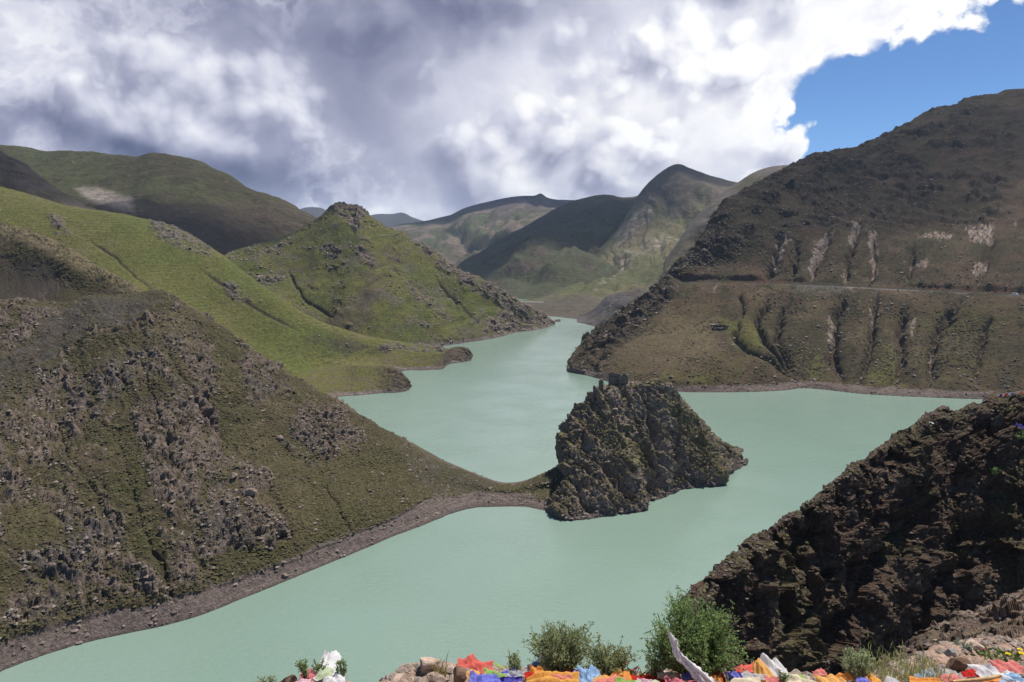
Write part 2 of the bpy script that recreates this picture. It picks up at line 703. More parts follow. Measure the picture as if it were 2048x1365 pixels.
M_BASE = simple_mat('valley_floor', (0.09, 0.085, 0.045), scale=0.01, var=0.3)
plane('ground', -6000, 6000, -60, 13000, -12.0, M_BASE, label='valley floor of dry grass under the hills', cat='ground', kind='structure')

# ------------------------------------------------------------------ A: near left hillside with the isthmus
top = row(auto([(-420, 500, 420), (-200, 545, 425), (-60, 590, 425), (0, 602, 425), (60, 605, 428), (120, 612, 430), (190, 592, 436), (260, 588, 440), (322, 583, 440), (362, 602, 434),
                (420, 642, 428), (500, 700, 420), (600, 764, 416), (700, 818, 404), (800, 880, 399), (900, 929, 399),
                (960, 955, ('z', 3.2)), (1010, 968, ('z', 2.2)), (1050, 964, ('z', 3.4)), (1090, 948, ('z', 7.0)), (1140, 926, ('z', 12.0))]))
shore = row(auto([(-420, 1500, Z0), (-200, 1410, Z0), (-60, 1368, Z0), (0, 1345, Z0), (110, 1305, Z0), (215, 1276, Z0), (330, 1252, Z0), (420, 1225, Z0), (500, 1194, Z0), (580, 1162, Z0),
                  (700, 1112, Z0), (800, 1070, Z0), (870, 1044, Z0), (930, 1025, Z0), (1000, 1014, Z0), (1050, 1015, Z0), (1090, 1022, Z0), (1140, 1030, Z0)]))
tt = top[0]
sh_t = (tt, catmull(shore[0], shore[1], tt))


def between(a, b, f, lift=0.0):
    return (a[0], a[1] * (1 - f) + b[1] * f + np.array([0, 0, lift]))


lift = np.interp(tt, [-420, 0, 500, 800, 960, 1140], [6, 6, 5, 2, 0.3, 0.2])
mid = between(sh_t, top, 0.5)
mid[1][:, 2] += lift
rows = [under(sh_t, 8, -8), sh_t, mid, top, behind(top, 40, 12), behind(top, 110, 60)]
GA = loft(rows, 860, [6, 190, 200, 10, 6], inframe())
A_ROCKY = [(-500, 560), (60, 600), (330, 600), (440, 640), (560, 740), (640, 790), (560, 820), (470, 860), (600, 1090), (420, 1190), (150, 1270), (-500, 1500)]
A_OUT = [[(600, 800), (690, 800), (735, 870), (735, 915), (680, 900), (620, 920), (570, 880)],
         [(430, 960), (520, 930), (560, 1010), (600, 1080), (520, 1130), (400, 1120), (380, 1020)],
         [(330, 600), (400, 640), (440, 690), (440, 800), (380, 830), (350, 740)]]
A_GREEN = [[(430, 660), (470, 700), (480, 800), (500, 880), (455, 900), (430, 800)], [(540, 905), (575, 905), (590, 990), (560, 1000)],
           [(215, 850), (260, 850), (300, 1000), (330, 1150), (270, 1120), (230, 980)], [(0, 1020), (80, 1010), (120, 1060), (20, 1090)], [(440, 1100), (590, 1080), (600, 1100), (430, 1180)]]
A_SCREE = [[(780, 875), (840, 905), (1000, 968), (960, 990), (880, 1000), (830, 960)], [(150, 600), (320, 588), (260, 650), (200, 650)],
           [(20, 700), (90, 640), (150, 600), (200, 650), (100, 720), (0, 780), (-80, 790)]]
A_GUL = [(4, 0.5, [(225, 830), (250, 930), (270, 1010), (300, 1090), (345, 1195)]), (4, 0.6, [(440, 860), (480, 905), (530, 960), (580, 1040), (600, 1105)]),
         (2.6, 0.6, [(640, 955), (672, 1000), (700, 1050), (712, 1072)]), (4, 1.0, [(300, 1100), (325, 1120), (335, 1170), (345, 1200)]),
         (9, 0.9, [(170, 615), (100, 680), (40, 740), (-40, 790)]), (3, 0.35, [(100, 800), (130, 900), (200, 1000), (240, 1100)]),
         (4, 0.8, [(330, 700), (380, 780), (430, 850), (470, 900)]), (3, 0.6, [(260, 680), (300, 770), (330, 860), (350, 960)])]


def dispA(c):
    P, px, py = c['P'], c['px'], c['py']
    wob = fbm(P / 14, 5, 0.6) * 26
    rock = 0.55 * in_poly(px + wob, py + wob, A_ROCKY, 40)
    for q in A_OUT:
        rock = np.maximum(rock, 0.75 * in_poly(px + wob, py - wob, q, 22))
    sc = np.zeros(len(px))
    for q in A_SCREE:
        sc = np.maximum(sc, in_poly(px + wob, py + wob, q, 10))
    gr = np.zeros(len(px))
    for q in A_GREEN:
        gr = np.maximum(gr, in_poly(px + wob, py + wob, q, 16))
    S1 = strata(P, -55, 0.6, 22.0, 7.0, 5.0)
    pat = 0.55 * fbm(P / 34, 4, off=3.1) + 0.75 * fbm(S1, 5, 0.6, off=1.7)
    rk = sstep(pat + 0.95 * rock - 0.40 - 0.9 * sc - 0.6 * gr, -0.15, 0.35)
    rk *= sstep(P[:, 2], 4.5, 9)
    pats = 0.55 * fbm(P / 34, 3, off=3.1) + 0.75 * fbm(S1, 2, 0.5, off=1.7)
    rks = sstep(pats + 0.95 * rock - 0.40 - 0.9 * sc - 0.6 * gr, -0.25, 0.5) * sstep(P[:, 2], 4.5, 9)
    nar, bro = gullies(px + wob * 0.5, py + wob * 0.2, A_GUL)
    r1 = ridged(strata(P, -55, 0.6, 5.0, 2.8, 2.0), 5, 0.62)
    blk = ridged(strata(P, -55, 0.6, 20, 8, 6), 3, off=4.4)
    bd1 = beds(P, (0.60, -0.75, -0.35), (0.75, 0.45, 0.45), 9.5, 1.0, 1.5)
    bd2 = beds(P, (0.75, -0.55, -0.35), (0.45, 0.35, 0.75), 3.6, 2.0, 1.8)
    rl = rills(P, -35, 24, 60, 3.0)
    reg = in_poly(px, py, A_ROCKY, 60)
    sc_b = 1 - sstep(P[:, 2] + fbm(P / 14, 3, off=5.0), 4.9, 5.5)
    d = 2.4 * fbm(P / 50, 4) + rks * (3.4 * bd1 + 1.2 * bd2 + 0.7 * r1 + 1.2 * blk + 1.9 * facet(P, 5.5, 3) + 0.8 * facet(P, 1.9, 5)) + (1.6 * bd1 + 0.5 * bd2 + 0.9 * blk) * (1 - rks) * reg + (1.2 + 1.6 * reg) * (rl - 0.5) + (0.22 + 0.35 * rk) * fbm(P / 1.7, 3, 0.65)
    d -= nar * 1.3 + bro * 1.0 + sc_b * 0.7
    fade = sstep(P[:, 2], -1.0, 3.0)
    flat = 0.35 + 0.65 * sstep(-px, -980, -820)
    c.update(rk=rk, sc=sc, gr=gr, nar=nar, r1=r1 * 0.6 + bd1 * 1.2 + bd2 * 0.8, blk=blk, rl=rl)
    return d * (0.15 + 0.85 * fade) * flat


def colA(c):
    P, px, py = c['P2'], c['px'], c['py']
    f1, f2, f3 = fbm(P / 30, 4, off=1.0), fbm(P / 7, 4, off=2.0), fbm(P / 1.6, 3, off=3.0)
    C = lerp(OLIVE[None], DRY[None], sstep(f1 + 0.5 * f2, -0.15, 0.5))
    C = lerp(C, GRASS[None] * 0.75, sstep(f2 + 0.4 * f3 - 0.3 * f1, 0.15, 0.7) * 0.35)
    C = lerp(C, SOIL[None] * 0.85, sstep(fbm(P / 18, 5, 0.6, off=9.0), -0.1, 0.4) * 0.55)
    C = lerp(C, LUSH[None] * 0.85, np.clip(c['gr'] * sstep(f2 + 0.5 * f3, -0.3, 0.4), 0, 1) * 0.7)
    smooth_g = in_poly(px, py, [(600, 930), (740, 900), (830, 900), (860, 1000), (720, 1070), (610, 1090)], 40)
    C = lerp(C, (0.6 * OLIVE + 0.5 * GRASS)[None], smooth_g * 0.75)
    steep = 1 - sstep(c['N2'][:, 2], 0.35, 0.75)
    rockc = lerp(ROCK[None], PINK[None], sstep(f2 + f3, -0.2, 0.7))
    rockc = lerp(rockc, (GREY * 1.1)[None], sstep(fbm(P / 45, 2, off=8.0), 0.05, 0.4) * 0.6)
    C = lerp(C, (0.6 * SOIL + 0.4 * OLIVE)[None], sstep(f3 - 0.3 * f2, 0.1, 0.6) * 0.5)
    C = lerp(C, rockc, np.clip(c['rk'] * sstep(c['r1'] * 0.9 + f3 * 0.9, -0.25, 0.45) + 0.3 * steep * c['rk'], 0, 1))
    C = lerp(C, GREY[None] * (0.8 + 0.3 * f3[:, None]), c['sc'] * (0.45 + 0.3 * sstep(f2, -0.3, 0.4)))
    C = lerp(C, SOIL[None] * 0.8, c['nar'] * 0.6)
    C = lerp(C, (GRASS * 0.5 + OLIVE * 0.5)[None], in_poly(px, py, [(1030, 985), (1050, 962), (1130, 920), (1140, 990), (1080, 985)], 10))
    C, bm = beach(C, c, 5.3, 0.4, BEACH * 1.1, drop=3.6 * sstep(px, 820, 940))
    c['bm'] = bm
    return C * (0.86 + 0.10 * bm)[:, None]


terrain('hillside', GA, M_NEAR, dispA, colA, 'rocky scrub covered hillside sloping to the isthmus before the island', 'hillside', 'A')

# ------------------------------------------------------------------ island
isl_b = chord([(1085, 1006, Z0), (1098, 1024, Z0), (1112, 1036, Z0), (1155, 1041, Z0), (1205, 1035, Z0), (1255, 1028, Z0), (1294, 1019, Z0), (1292, 1008, Z0), (1322, 1000, Z0), (1362, 981, Z0),
               (1410, 975, Z0), (1446, 972, Z0), (1456, 954, Z0), (1478, 938, Z0), (1493, 930, Z0)])
tb = [p[0] for p in isl_b]
tops = [(1128, 972, ('z', 3)), (1124, 925, 384), (1122, 892, 386), (1128, 856, 389), (1152, 818, 392), (1187, 787, 397), (1212, 774, 399), (1245, 768, 402), (1300, 760, 405), (1330, 770, 408),
        (1362, 803, 412), (1402, 848, 418), (1432, 882, 424), (1466, 907, 428), (1492, 928, 431)]
isl_t = row([(tb[i],) + tops[i] for i in range(len(tb))])
isl_b = row(isl_b)
m1 = between(isl_b, isl_t, 0.45)
bul = np.interp(np.arange(len(tb)), [0, 1, 3, 6, 9, 12, 14], [0, 1, 3, 4, 3, 1, 0])
m1[1][:, 2] += bul
# left end is a cliff: keep its foot close under the top
for i in range(0, 4):
    m1[1][i, 0] = isl_t[1][i, 0] * 0.8 + m1[1][i, 0] * 0.2
bk = behind(isl_t, 22, 0)
bk[1][:, 2] = isl_t[1][:, 2] * 0.5
bk2 = behind(isl_t, 40, 0)
bk2[1][:, 2] = -6
GH = loft([under(isl_b, 4, -7), isl_b, m1, isl_t, bk, bk2], 430, [6, 120, 150, 20, 10])
H_GUL = [(7, 1.0, [(1290, 790), (1305, 850), (1318, 900), (1325, 960), (1330, 1000)]), (6, 0.8, [(1215, 800), (1240, 850), (1270, 880), (1300, 920), (1330, 950)]),
         (6, 0.9, [(1150, 960), (1165, 1000), (1190, 1030)]), (8, 0.9, [(1200, 930), (1230, 970), (1270, 1000)]), (4, 0.7, [(1360, 830), (1390, 880), (1430, 930)]), (5, 0.7, [(1185, 800), (1170, 850), (1160, 900)])]


def dispH(c):
    P, px, py = c['P'], c['px'], c['py']
    wob = fbm(P / 6, 3) * 8
    nar, bro = gullies(px + wob, py, H_GUL)
    Ps = strata(P, -50, 0.9, 11, 3.4, 2.2)
    r1 = ridged(Ps, 4)
    blk = ridged(strata(P, -50, 0.9, 26, 9, 6), 3, off=2.2)
    bd1 = beds(P, (0.55, -0.55, -0.65), (0.75, 0.5, 0.3), 9.0, 5.0)
    bd2 = beds(P, (0.55, -0.55, -0.65), (0.75, 0.5, 0.3), 3.2, 6.0)
    fc = facet(P, 8.0, 7)
    d = 1.5 * fbm(P / 22, 3) + 4.4 * bd1 + 1.3 * bd2 + 0.3 * r1 + 0.5 * blk + 2.0 * fc + 0.8 * facet(P, 2.6, 9) + 0.25 * fbm(P / 1.5, 3) - 3.0 * nar - 2.0 * bro
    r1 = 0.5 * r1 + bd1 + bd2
    c.update(r1=r1, nar=nar, blk=blk)
    return d * (0.25 + 0.75 * sstep(P[:, 2], -1, 4)) * np.where(py < 775, 0.45, 1.0)


def colH(c):
    P = c['P2']
    f1, f2, f3 = fbm(P / 16, 3, off=1.0), fbm(P / 5, 4, off=2.0), fbm(P / 1.3, 3, off=3.0)
    C = lerp((ROCK * 0.85)[None], (SOIL * 1.1)[None], sstep(f1, -0.3, 0.4))
    C = lerp(C, PINK[None] * 0.9, sstep(f2 + f3 * 0.6, 0.0, 0.6) * 0.75)
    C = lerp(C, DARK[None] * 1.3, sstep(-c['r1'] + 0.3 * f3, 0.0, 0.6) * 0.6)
    veg = sstep(f2 * 0.8 + f1 * 0.5 + c['N2'][:, 2] * 0.8 - 0.62, -0.05, 0.22)
    for q in ([(1210, 835), (1260, 850), (1300, 900), (1310, 950), (1260, 930), (1215, 890)], [(1395, 870), (1430, 880), (1440, 930), (1400, 940), (1370, 890)], [(1340, 790), (1370, 815), (1400, 870), (1370, 870), (1330, 820)]):
        veg = np.maximum(veg, 0.85 * in_poly(c['px'], c['py'], q, 12) * sstep(f3 + f2, -0.6, 0.0))
    C = lerp(C, lerp(OLIVE[None] * 0.9, GRASS[None] * 1.1, sstep(f3, -0.3, 0.4)), veg * 0.9)
    C = C * 1.6
    C, bm = beach(C, c, 2.6, 0.9, BEACH * 1.05)
    c['bm'] = bm
    return C


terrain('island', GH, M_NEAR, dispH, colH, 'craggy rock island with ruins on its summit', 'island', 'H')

# ------------------------------------------------------------------ B: green slope with two headlands
topB = chord([(-300, 330, 850), (0, 376, 840), (110, 404, 835), (210, 424, 830), (300, 441, 825), (350, 452, 820), (420, 492, 800), (520, 562, 772), (590, 612, 762), (650, 642, 762), (740, 672, 790),
              (800, 684, 815), (850, 692, 838), (880, 697, 845), (902, 704, ('z', 4))])
tB = [p[0] for p in topB]
topB = row(topB)
botB = [(-300, 720, 600), (0, 720, 600), (80, 722, 595), (160, 725, 592), (240, 735, 592), (300, 745, 595), (380, 762, 600), (480, 785, 605), (570, 790, ('z', 1)), (640, 778, Z0), (705, 758, Z0),
        (780, 745, Z0), (820, 741, Z0), (870, 739, Z0), (900, 715, Z0)]
botB = row([(tB[i],) + botB[i] for i in range(len(tB))])
midB = between(botB, topB, 0.5)
midB[1][:, 2] += np.interp(np.arange(len(tB)), [0, 4, 7, 9, 11, 14], [8, 6, -7, -10, -2, 0])
GB = loft([under(botB, 8, -6), botB, midB, topB, behind(topB, 60, 25), behind(topB, 160, 110)], 600, [5, 85, 110, 6, 4],
          lambda t: np.where(t > tB[1] - 0.02, 1.0, 0.12))
B_ROCK = [[(300, 440), (345, 448), (420, 495), (425, 515), (390, 505), (340, 490), (310, 470)], [(95, 425), (125, 435), (140, 470), (115, 470)], [(440, 560), (470, 570), (500, 600), (480, 605), (450, 585)],
          [(750, 692), (850, 692), (942, 700), (945, 730), (880, 740), (800, 712)], [(785, 735), (815, 750), (825, 785), (770, 785)], [(840, 690), (942, 696), (948, 745), (800, 745)]]


def dispB(c):
    P, px, py = c['P'], c['px'], c['py']
    wob = fbm(P / 16, 3) * 8
    rk = np.zeros(len(px))
    for q in B_ROCK:
        rk = np.maximum(rk, in_poly(px + wob, py + wob, q, 8))
    rks = rk * sstep(fbm(P / 10, 2), -0.5, 0.3)
    rk = np.clip(rk * sstep(fbm(P / 10, 5, 0.6), -0.40, 0.15), 0, 1)
    # headlands swell out over the lake, a dell lies between them
    d1, _ = seg_dist(px, py, [(690, 725), (760, 740), (800, 755)])
    d2, _ = seg_dist(px, py, [(760, 690), (850, 700), (925, 705)])
    d3, _ = seg_dist(px, py, [(640, 690), (730, 715), (790, 728)])
    sw = 1.5 * np.exp(-(d1 / 26)**2) + 1.5 * np.exp(-(d2 / 14)**2) - 1.5 * np.exp(-(d3 / 18)**2)
    r1 = ridged(strata(P, -50, 0.7, 16, 6, 4), 4)
    nar, bro = gullies(px + wob * 0.6, py, [(2, 0.6, [(180, 480), (230, 515), (280, 560), (320, 600)]), (3, 0.5, [(400, 540), (480, 600), (600, 660)])])
    d = 4 * fbm(P / 120, 3) + 0.8 * fbm(P / 14, 4) + 2.2 * (rills(P, -30, 45, 120, 7.0) - 0.5) + rks * (0.4 + 2.6 * r1 + 1.2 * fbm(P / 4, 3)) + sw - nar * 2 - bro
    c.update(rk=rk, r1=r1, nar=nar)
    return d * (0.1 + 0.9 * sstep(P[:, 2], -1, 5))


def colB(c):
    P, px, py = c['P2'], c['px'], c['py']
    f1, f2, f3 = fbm(P / 60, 4, off=1.0), fbm(P / 14, 4, off=2.0), fbm(P / 4, 3, off=3.0)
    C = lerp(GRASS[None], LUSH[None] * 1.15, sstep(f1 + 0.4 * f2, -0.1, 0.45) * 0.8)
    C = lerp(C, (0.5 * GRASS + 0.5 * DRY)[None], sstep(f1 * -0.8 + f2 * 0.5 + sstep(py, 640, 740) * 0.35, 0.1, 0.5) * 0.65)
    C = lerp(C, DRY[None], sstep(f3 + 0.5 * f2, 0.35, 0.8) * 0.35)
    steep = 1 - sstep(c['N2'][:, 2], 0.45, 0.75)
    C = lerp(C, lerp(GREY[None] * 0.8, ROCK[None], sstep(f3, -0.3, 0.4)), np.clip(c['rk'] * sstep(c['r1'] + f3, -0.6, 0.2), 0, 1) * 0.9)
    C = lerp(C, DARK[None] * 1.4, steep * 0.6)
    C = C * (1 + 0.16 * np.sin(P[:, 2] * 2.6 + 5 * fbm(P / 20, 3, off=40.0)) * sstep(fbm(P / 40, 3, off=41.0), -0.2, 0.3) + 0.30 * fbm(P / 1.8, 3, 0.65, off=42.0))[:, None]
    C = lerp(C, SOIL[None] * 0.6, c['nar'])
    C, bm = beach(C, c, 3.6, 0.7, BEACH * 1.1)
    c['bm'] = bm
    return C


terrain('hillside', GB, M_MID, dispB, colB, 'smooth bright green grass slope ending in two small headlands', 'hillside', 'B')



def headland(key, bot, crest, lab):
    t = np.linspace(0, 1, len(bot))
    b_ = row([(t[i],) + bot[i] + (Z0,) for i in range(len(bot))])
    c_ = row([(t[i],) + crest[i] for i in range(len(crest))])
    m_ = between(b_, c_, 0.5)
    m_[1][:, 2] += c_[1][:, 2] * 0.18
    bk_ = behind(c_, 22, 0)
    bk_[1][:, 2] = c_[1][:, 2] * 0.45 - 1
    bk2_ = behind(c_, 40, 0)
    bk2_[1][:, 2] = -5
    G = loft([under(b_, 5, -5), b_, m_, c_, bk_, bk2_], 240, [4, 34, 34, 8, 5])

    def disp(c):
        P = c['P']
        tip = sstep(c['px'], bot[-1][0] - 95, bot[-1][0] - 15)
        c['tip'] = tip
        c['r1'] = ridged(strata(P, 20, 0.5, 10, 4, 3), 4)
        return (0.5 * fbm(P / 10, 4) + tip * (1.4 * c['r1'] + 1.0 * fbm(P / 4, 3))) * (0.1 + 0.9 * sstep(P[:, 2], -1, 3))

    def colf(c):
        P = c['P2']
        f2, f3 = fbm(P / 12, 4), fbm(P / 3, 3)
        C = lerp(GRASS[None], (0.5 * OLIVE + 0.5 * DRY)[None], sstep(f2 + 0.4 * f3, -0.3, 0.5))
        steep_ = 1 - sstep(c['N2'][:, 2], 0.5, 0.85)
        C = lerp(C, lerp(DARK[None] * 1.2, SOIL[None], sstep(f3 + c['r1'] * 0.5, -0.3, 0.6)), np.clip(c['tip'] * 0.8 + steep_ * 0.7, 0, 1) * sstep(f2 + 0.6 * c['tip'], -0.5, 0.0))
        C, bm = beach(C, c, 2.4, 0.5, BEACH * 1.2)
        c['bm'] = bm
        return C
    terrain('headland', G, M_MID, disp, colf, lab, 'headland', key)


headland('B3', [(600, 806), (680, 794), (720, 791), (760, 787), (790, 786), (812, 783), (822, 775)],
         [(600, 745, ('z', 8)), (680, 733, 705), (720, 731, 684), (755, 733, 668), (783, 736, 656), (803, 748, 647), (820, 767, 641)], 'nearer grassy headland with a rocky snout below the green slope')
headland('B4', [(720, 752), (775, 743), (805, 741), (840, 741), (872, 740), (886, 738), (898, 729), (925, 725), (941, 721), (945, 713)],
         [(700, 728, ('z', 3)), (750, 704, ('z', 10)), (790, 698, 785), (825, 703, 772), (855, 706, 764), (882, 705, 764), (900, 698, 792), (920, 695, 802), (935, 699, 802), (943, 709, 804)], 'farther dark rocky headland jutting from the green slope')

# B2: tan shoulder in front of the green slope
tS = row(auto([(-360, 350, 610), (-150, 405, 600), (0, 446, 585), (60, 462, 575), (130, 492, 562), (200, 534, 548), (285, 581, 532), (340, 630, 520)]))
bS = row(auto([(-360, 720, 470), (-150, 730, 470), (0, 735, 470), (60, 735, 470), (130, 735, 470), (200, 735, 475), (285, 735, 480), (340, 735, 485)]))
mS = between(bS, tS, 0.6, 3)
GS = loft([bS, mS, tS, behind(tS, 40, 20), behind(tS, 100, 80)], 260, [20, 90, 6, 4], inframe())


def dispS(c):
    P = c['P']
    d1, _ = seg_dist(c['px'], c['py'], [(0, 560), (90, 560), (170, 575)])
    d2, _ = seg_dist(c['px'], c['py'], [(0, 500), (100, 512), (170, 560)])
    r = ridged(strata(P, -40, 0.6, 14, 5, 3), 4)
    return 3 * fbm(P / 45, 3) + 0.7 * fbm(P / 6, 4) + 0.9 * r * sstep(fbm(P / 30, 3), 0, 0.3) - 1.5 * np.exp(-(d1 / 30)**2) + 2 * np.exp(-(d2 / 22)**2)


def colS(c):
    P, px, py = c['P2'], c['px'], c['py']
    f1, f2, f3 = fbm(P / 30, 4, off=1.0), fbm(P / 8, 4, off=2.0), fbm(P / 2, 3, off=3.0)
    C = lerp(OLIVE[None] * 0.85, SOIL[None] * 0.85, sstep(f1 + f2 * 0.6, -0.3, 0.4))
    band = in_poly(px + f2 * 10, py, [(0, 425), (60, 455), (210, 530), (300, 590), (250, 590), (160, 540), (60, 490), (0, 470)], 10)
    C = lerp(C, (DRY * 1.25)[None] * (1 + 0.4 * f3[:, None]), band * 0.8)
    dk = in_poly(px + f2 * 14, py + f2 * 6, [(0, 525), (100, 530), (150, 560), (100, 590), (40, 610), (0, 610)], 14)
    C = lerp(C, DARK[None] * 1.2, dk * 0.6)
    C = lerp(C, ROCK[None], sstep(f3 + f2, 0.5, 0.9) * 0.5)
    return C


terrain('hillside', GS, M_NEAR, dispS, colS, 'tan and grey gravelly shoulder between the rocky slope and green slope', 'hillside', 'S')

# ------------------------------------------------------------------ C: hill with the dark crag
topC = chord([(420, 520, 1060), (500, 496, 1070), (560, 474, 1080), (615, 444, 1090), (655, 417, 1098), (682, 406, 1100), (708, 406, 1100), (738, 422, 1100), (790, 456, 1095), (850, 491, 1085),
              (920, 545, 1063), (965, 563, 1078), (1010, 590, 1090), (1060, 616, 1115), (1100, 639, ('z', 6)), (1110, 647, ('z', 1.5))])
tC = [p[0] for p in topC]
topC = row(topC)
botC = [(420, 640, 880), (500, 660, 880), (560, 675, 880), (615, 690, 880), (660, 700, ('z', 0)), (705, 703, Z0), (750, 703, Z0), (800, 700, Z0), (850, 696, Z0), (890, 692, Z0), (930, 686, Z0), (965, 681, Z0),
        (998, 675, Z0), (1040, 664, Z0), (1092, 656, Z0), (1110, 649, Z0)]
botC = row([(tC[i],) + botC[i] for i in range(len(tC))])
midC = between(botC, topC, 0.5)
midC[1][:, 2] += np.interp(np.arange(len(tC)), [0, 3, 7, 10, 15], [4, 0, 2, 2, 0])
GC = loft([under(botC, 8, -6), botC, midC, topC, behind(topC, 60, 25), behind(topC, 150, 110)], 520, [5, 85, 120, 6, 4])
C_ROCK = [[(655, 415), (690, 400), (715, 402), (745, 425), (725, 430), (715, 465), (700, 450), (690, 440)], [(800, 460), (850, 488), (925, 545), (1010, 588), (1070, 615), (1112, 648), (1060, 662), (1000, 610), (930, 575), (860, 520)],
          [(705, 490), (730, 495), (758, 530), (740, 540), (720, 515)], [(640, 490), (680, 495), (695, 520), (655, 515)], [(535, 495), (590, 470), (540, 510), (510, 525), (490, 520)],
          [(800, 560), (840, 575), (870, 600), (830, 600)], [(770, 510), (800, 520), (795, 530)], [(860, 620), (895, 632), (885, 640)], [(830, 640), (865, 655), (850, 660)], [(510, 550), (560, 545), (570, 560), (520, 570)],
          [(1000, 620), (1110, 640), (1110, 660), (990, 678), (960, 660)]]


def dispC(c):
    P, px, py = c['P'], c['px'], c['py']
    wob = fbm(P / 18, 3) * 7
    rk = np.zeros(len(px))
    for q in C_ROCK:
        rk = np.maximum(rk, in_poly(px + wob, py + wob, q, 6))
    rks = np.maximum(rk * sstep(fbm(P / 13, 2), -0.5, 0.3), 0.6 * sstep(fbm(P / 30, 3, off=7.7), 0.1, 0.5))
    rk = np.clip(np.maximum(rk * sstep(fbm(P / 13, 5, 0.6), -0.45, 0.10), 0.7 * sstep(fbm(P / 30, 5, 0.62, off=7.7), 0.28, 0.5)), 0, 1)
    r1 = ridged(strata(P, -40, 0.8, 22, 8, 6), 4)
    nar, bro = gullies(px + wob * 0.6, py, [(2.4, 0.8, [(575, 540), (590, 570), (610, 600), (650, 625), (670, 640)]), (3, 0.7, [(870, 560), (920, 610), (960, 650)])])
    bd1 = beds(P, (0.8, -0.4, -0.45), (0.5, 0.5, 0.7), 16.0, 3.0)
    crag, _ = seg_dist(px, py, [(668, 412), (700, 406), (725, 418)])
    d = 8 * fbm(P / 110, 4) + 1.0 * fbm(P / 20, 4) + 7.0 * (rills(P, -25, 48, 150, 8.0) - 0.5) + 2.5 * np.exp(-(crag / 26)**2) + rks * (0.4 + 4.0 * bd1 + 1.4 * r1 + 3.4 * facet(P, 11.0, 21) + 1.2 * facet(P, 4.0, 23)) - 3 * nar - 2 * bro
    c.update(rk=rk, r1=r1, nar=nar)
    return d * (0.1 + 0.9 * sstep(P[:, 2], -1, 6))


def colC(c):
    P, px, py = c['P2'], c['px'], c['py']
    f1, f2, f3 = fbm(P / 70, 4, off=1.0), fbm(P / 18, 4, off=2.0), fbm(P / 5, 3, off=3.0)
    C = lerp(GRASS[None] * 0.95, LUSH[None], sstep(f1 + 0.5 * f2, -0.1, 0.4) * 0.8)
    C = lerp(C, (0.5 * OLIVE + 0.5 * SOIL)[None], sstep(f2 * 0.7 - f1 * 0.6 + sstep(py, 600, 690) * 0.3, 0.05, 0.45) * 0.75)
    C = lerp(C, (0.5 * GREY + 0.4 * SOIL)[None], sstep(fbm(P / 35, 5, 0.62, off=21.0), 0.02, 0.4) * 0.6)
    C = lerp(C, ROCK[None], sstep(f3 + f2 * 0.6, 0.36, 0.8) * 0.55)
    C = lerp(C, lerp(DARK[None] * 1.2, ROCK[None] * 0.85, sstep(c['r1'] * 0.7 + f3, -0.4, 0.6)), np.clip(c['rk'], 0, 1) * 0.85)
    C = C * (1 + 0.16 * np.sin(P[:, 2] * 2.2 + 5 * fbm(P / 25, 3, off=40.0)) * sstep(fbm(P / 50, 3, off=41.0), -0.2, 0.3) + 0.35 * fbm(P / 2.5, 3, 0.65, off=42.0))[:, None]
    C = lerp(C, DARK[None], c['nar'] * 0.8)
    C, bm = beach(C, c, 3.4, 0.7, BEACH * 1.1)
    c['bm'] = bm
    return C


terrain('hillside', GC, M_MID, dispC, colC, 'green hill topped by a dark crag with a rocky ridge down to the lake', 'hillside', 'C')

# ------------------------------------------------------------------ D: broad dark hill and the steep spur before it
topD = row(auto([(-260, 290, 1750), (0, 297, 1700), (70, 300, 1690), (130, 303, 1680), (200, 308, 1670), (270, 313, 1660), (305, 311, 1655), (340, 318, 1650), (390, 325, 1640), (440, 346, 1620), (500, 377, 1580), (530, 385, 1560),
                 (590, 415, 1520), (640, 442, 1490), (700, 470, 1470), (780, 500, 1450)]))
tD = topD[0]
botD = row([(t, t, y, d) for t, y, d in zip(tD, np.interp(tD, [-260, 0, 300, 480, 700, 780], [460, 460, 510, 560, 600, 620]), np.interp(tD, [-260, 300, 480, 780], [1050, 1050, 1090, 1250]))])
mD = between(botD, topD, 0.5)
mD[1][:, 2] += np.interp(tD, [-260, 150, 400, 780], [-22, -22, -12, 0])
GD = loft([botD, mD, topD, behind(topD, 150, 30), behind(topD, 400, 160)], 320, [40, 70, 5, 3], inframe())


def dispD(c):
    P = c['P']
    r = ridged(P / np.array([60, 90, 60]), 4)
    return 12 * fbm(P / 260, 3) + 3 * r + 1.2 * fbm(P / 15, 3) + 9 * (rills(P, -10, 130, 200, 9.0) - 0.5)


def colD(c):
    P, px, py = c['P2'], c['px'], c['py']
    f1, f2, f3 = fbm(P / 120, 4, off=1.0), fbm(P / 30, 4, off=2.0), fbm(P / 8, 3, off=3.0)
    C = lerp(np.array([0.052, 0.056, 0.022])[None], OLIVE[None] * 0.6, sstep(f1 + f2, -0.35, 0.4))
    C = lerp(C, SOIL[None] * 0.7, sstep(py + f2 * 14, 385, 430) * 0.8)
    sl = in_poly(px + f2 * 8, py + f2 * 6, [(150, 378), (200, 383), (265, 405), (270, 430), (230, 425), (180, 405)], 8)
    C = lerp(C, PALE[None] * 0.75 * (1 + 0.4 * f3[:, None]), sl * 0.85)
    C = lerp(C, ROCK[None], sstep(f3 + f2, 0.55, 0.9) * 0.5)
    return C


terrain('hillside', GD, M_FAR, dispD, colD, 'broad dark green hill behind the slopes with a pale eroded patch', 'hillside', 'D')

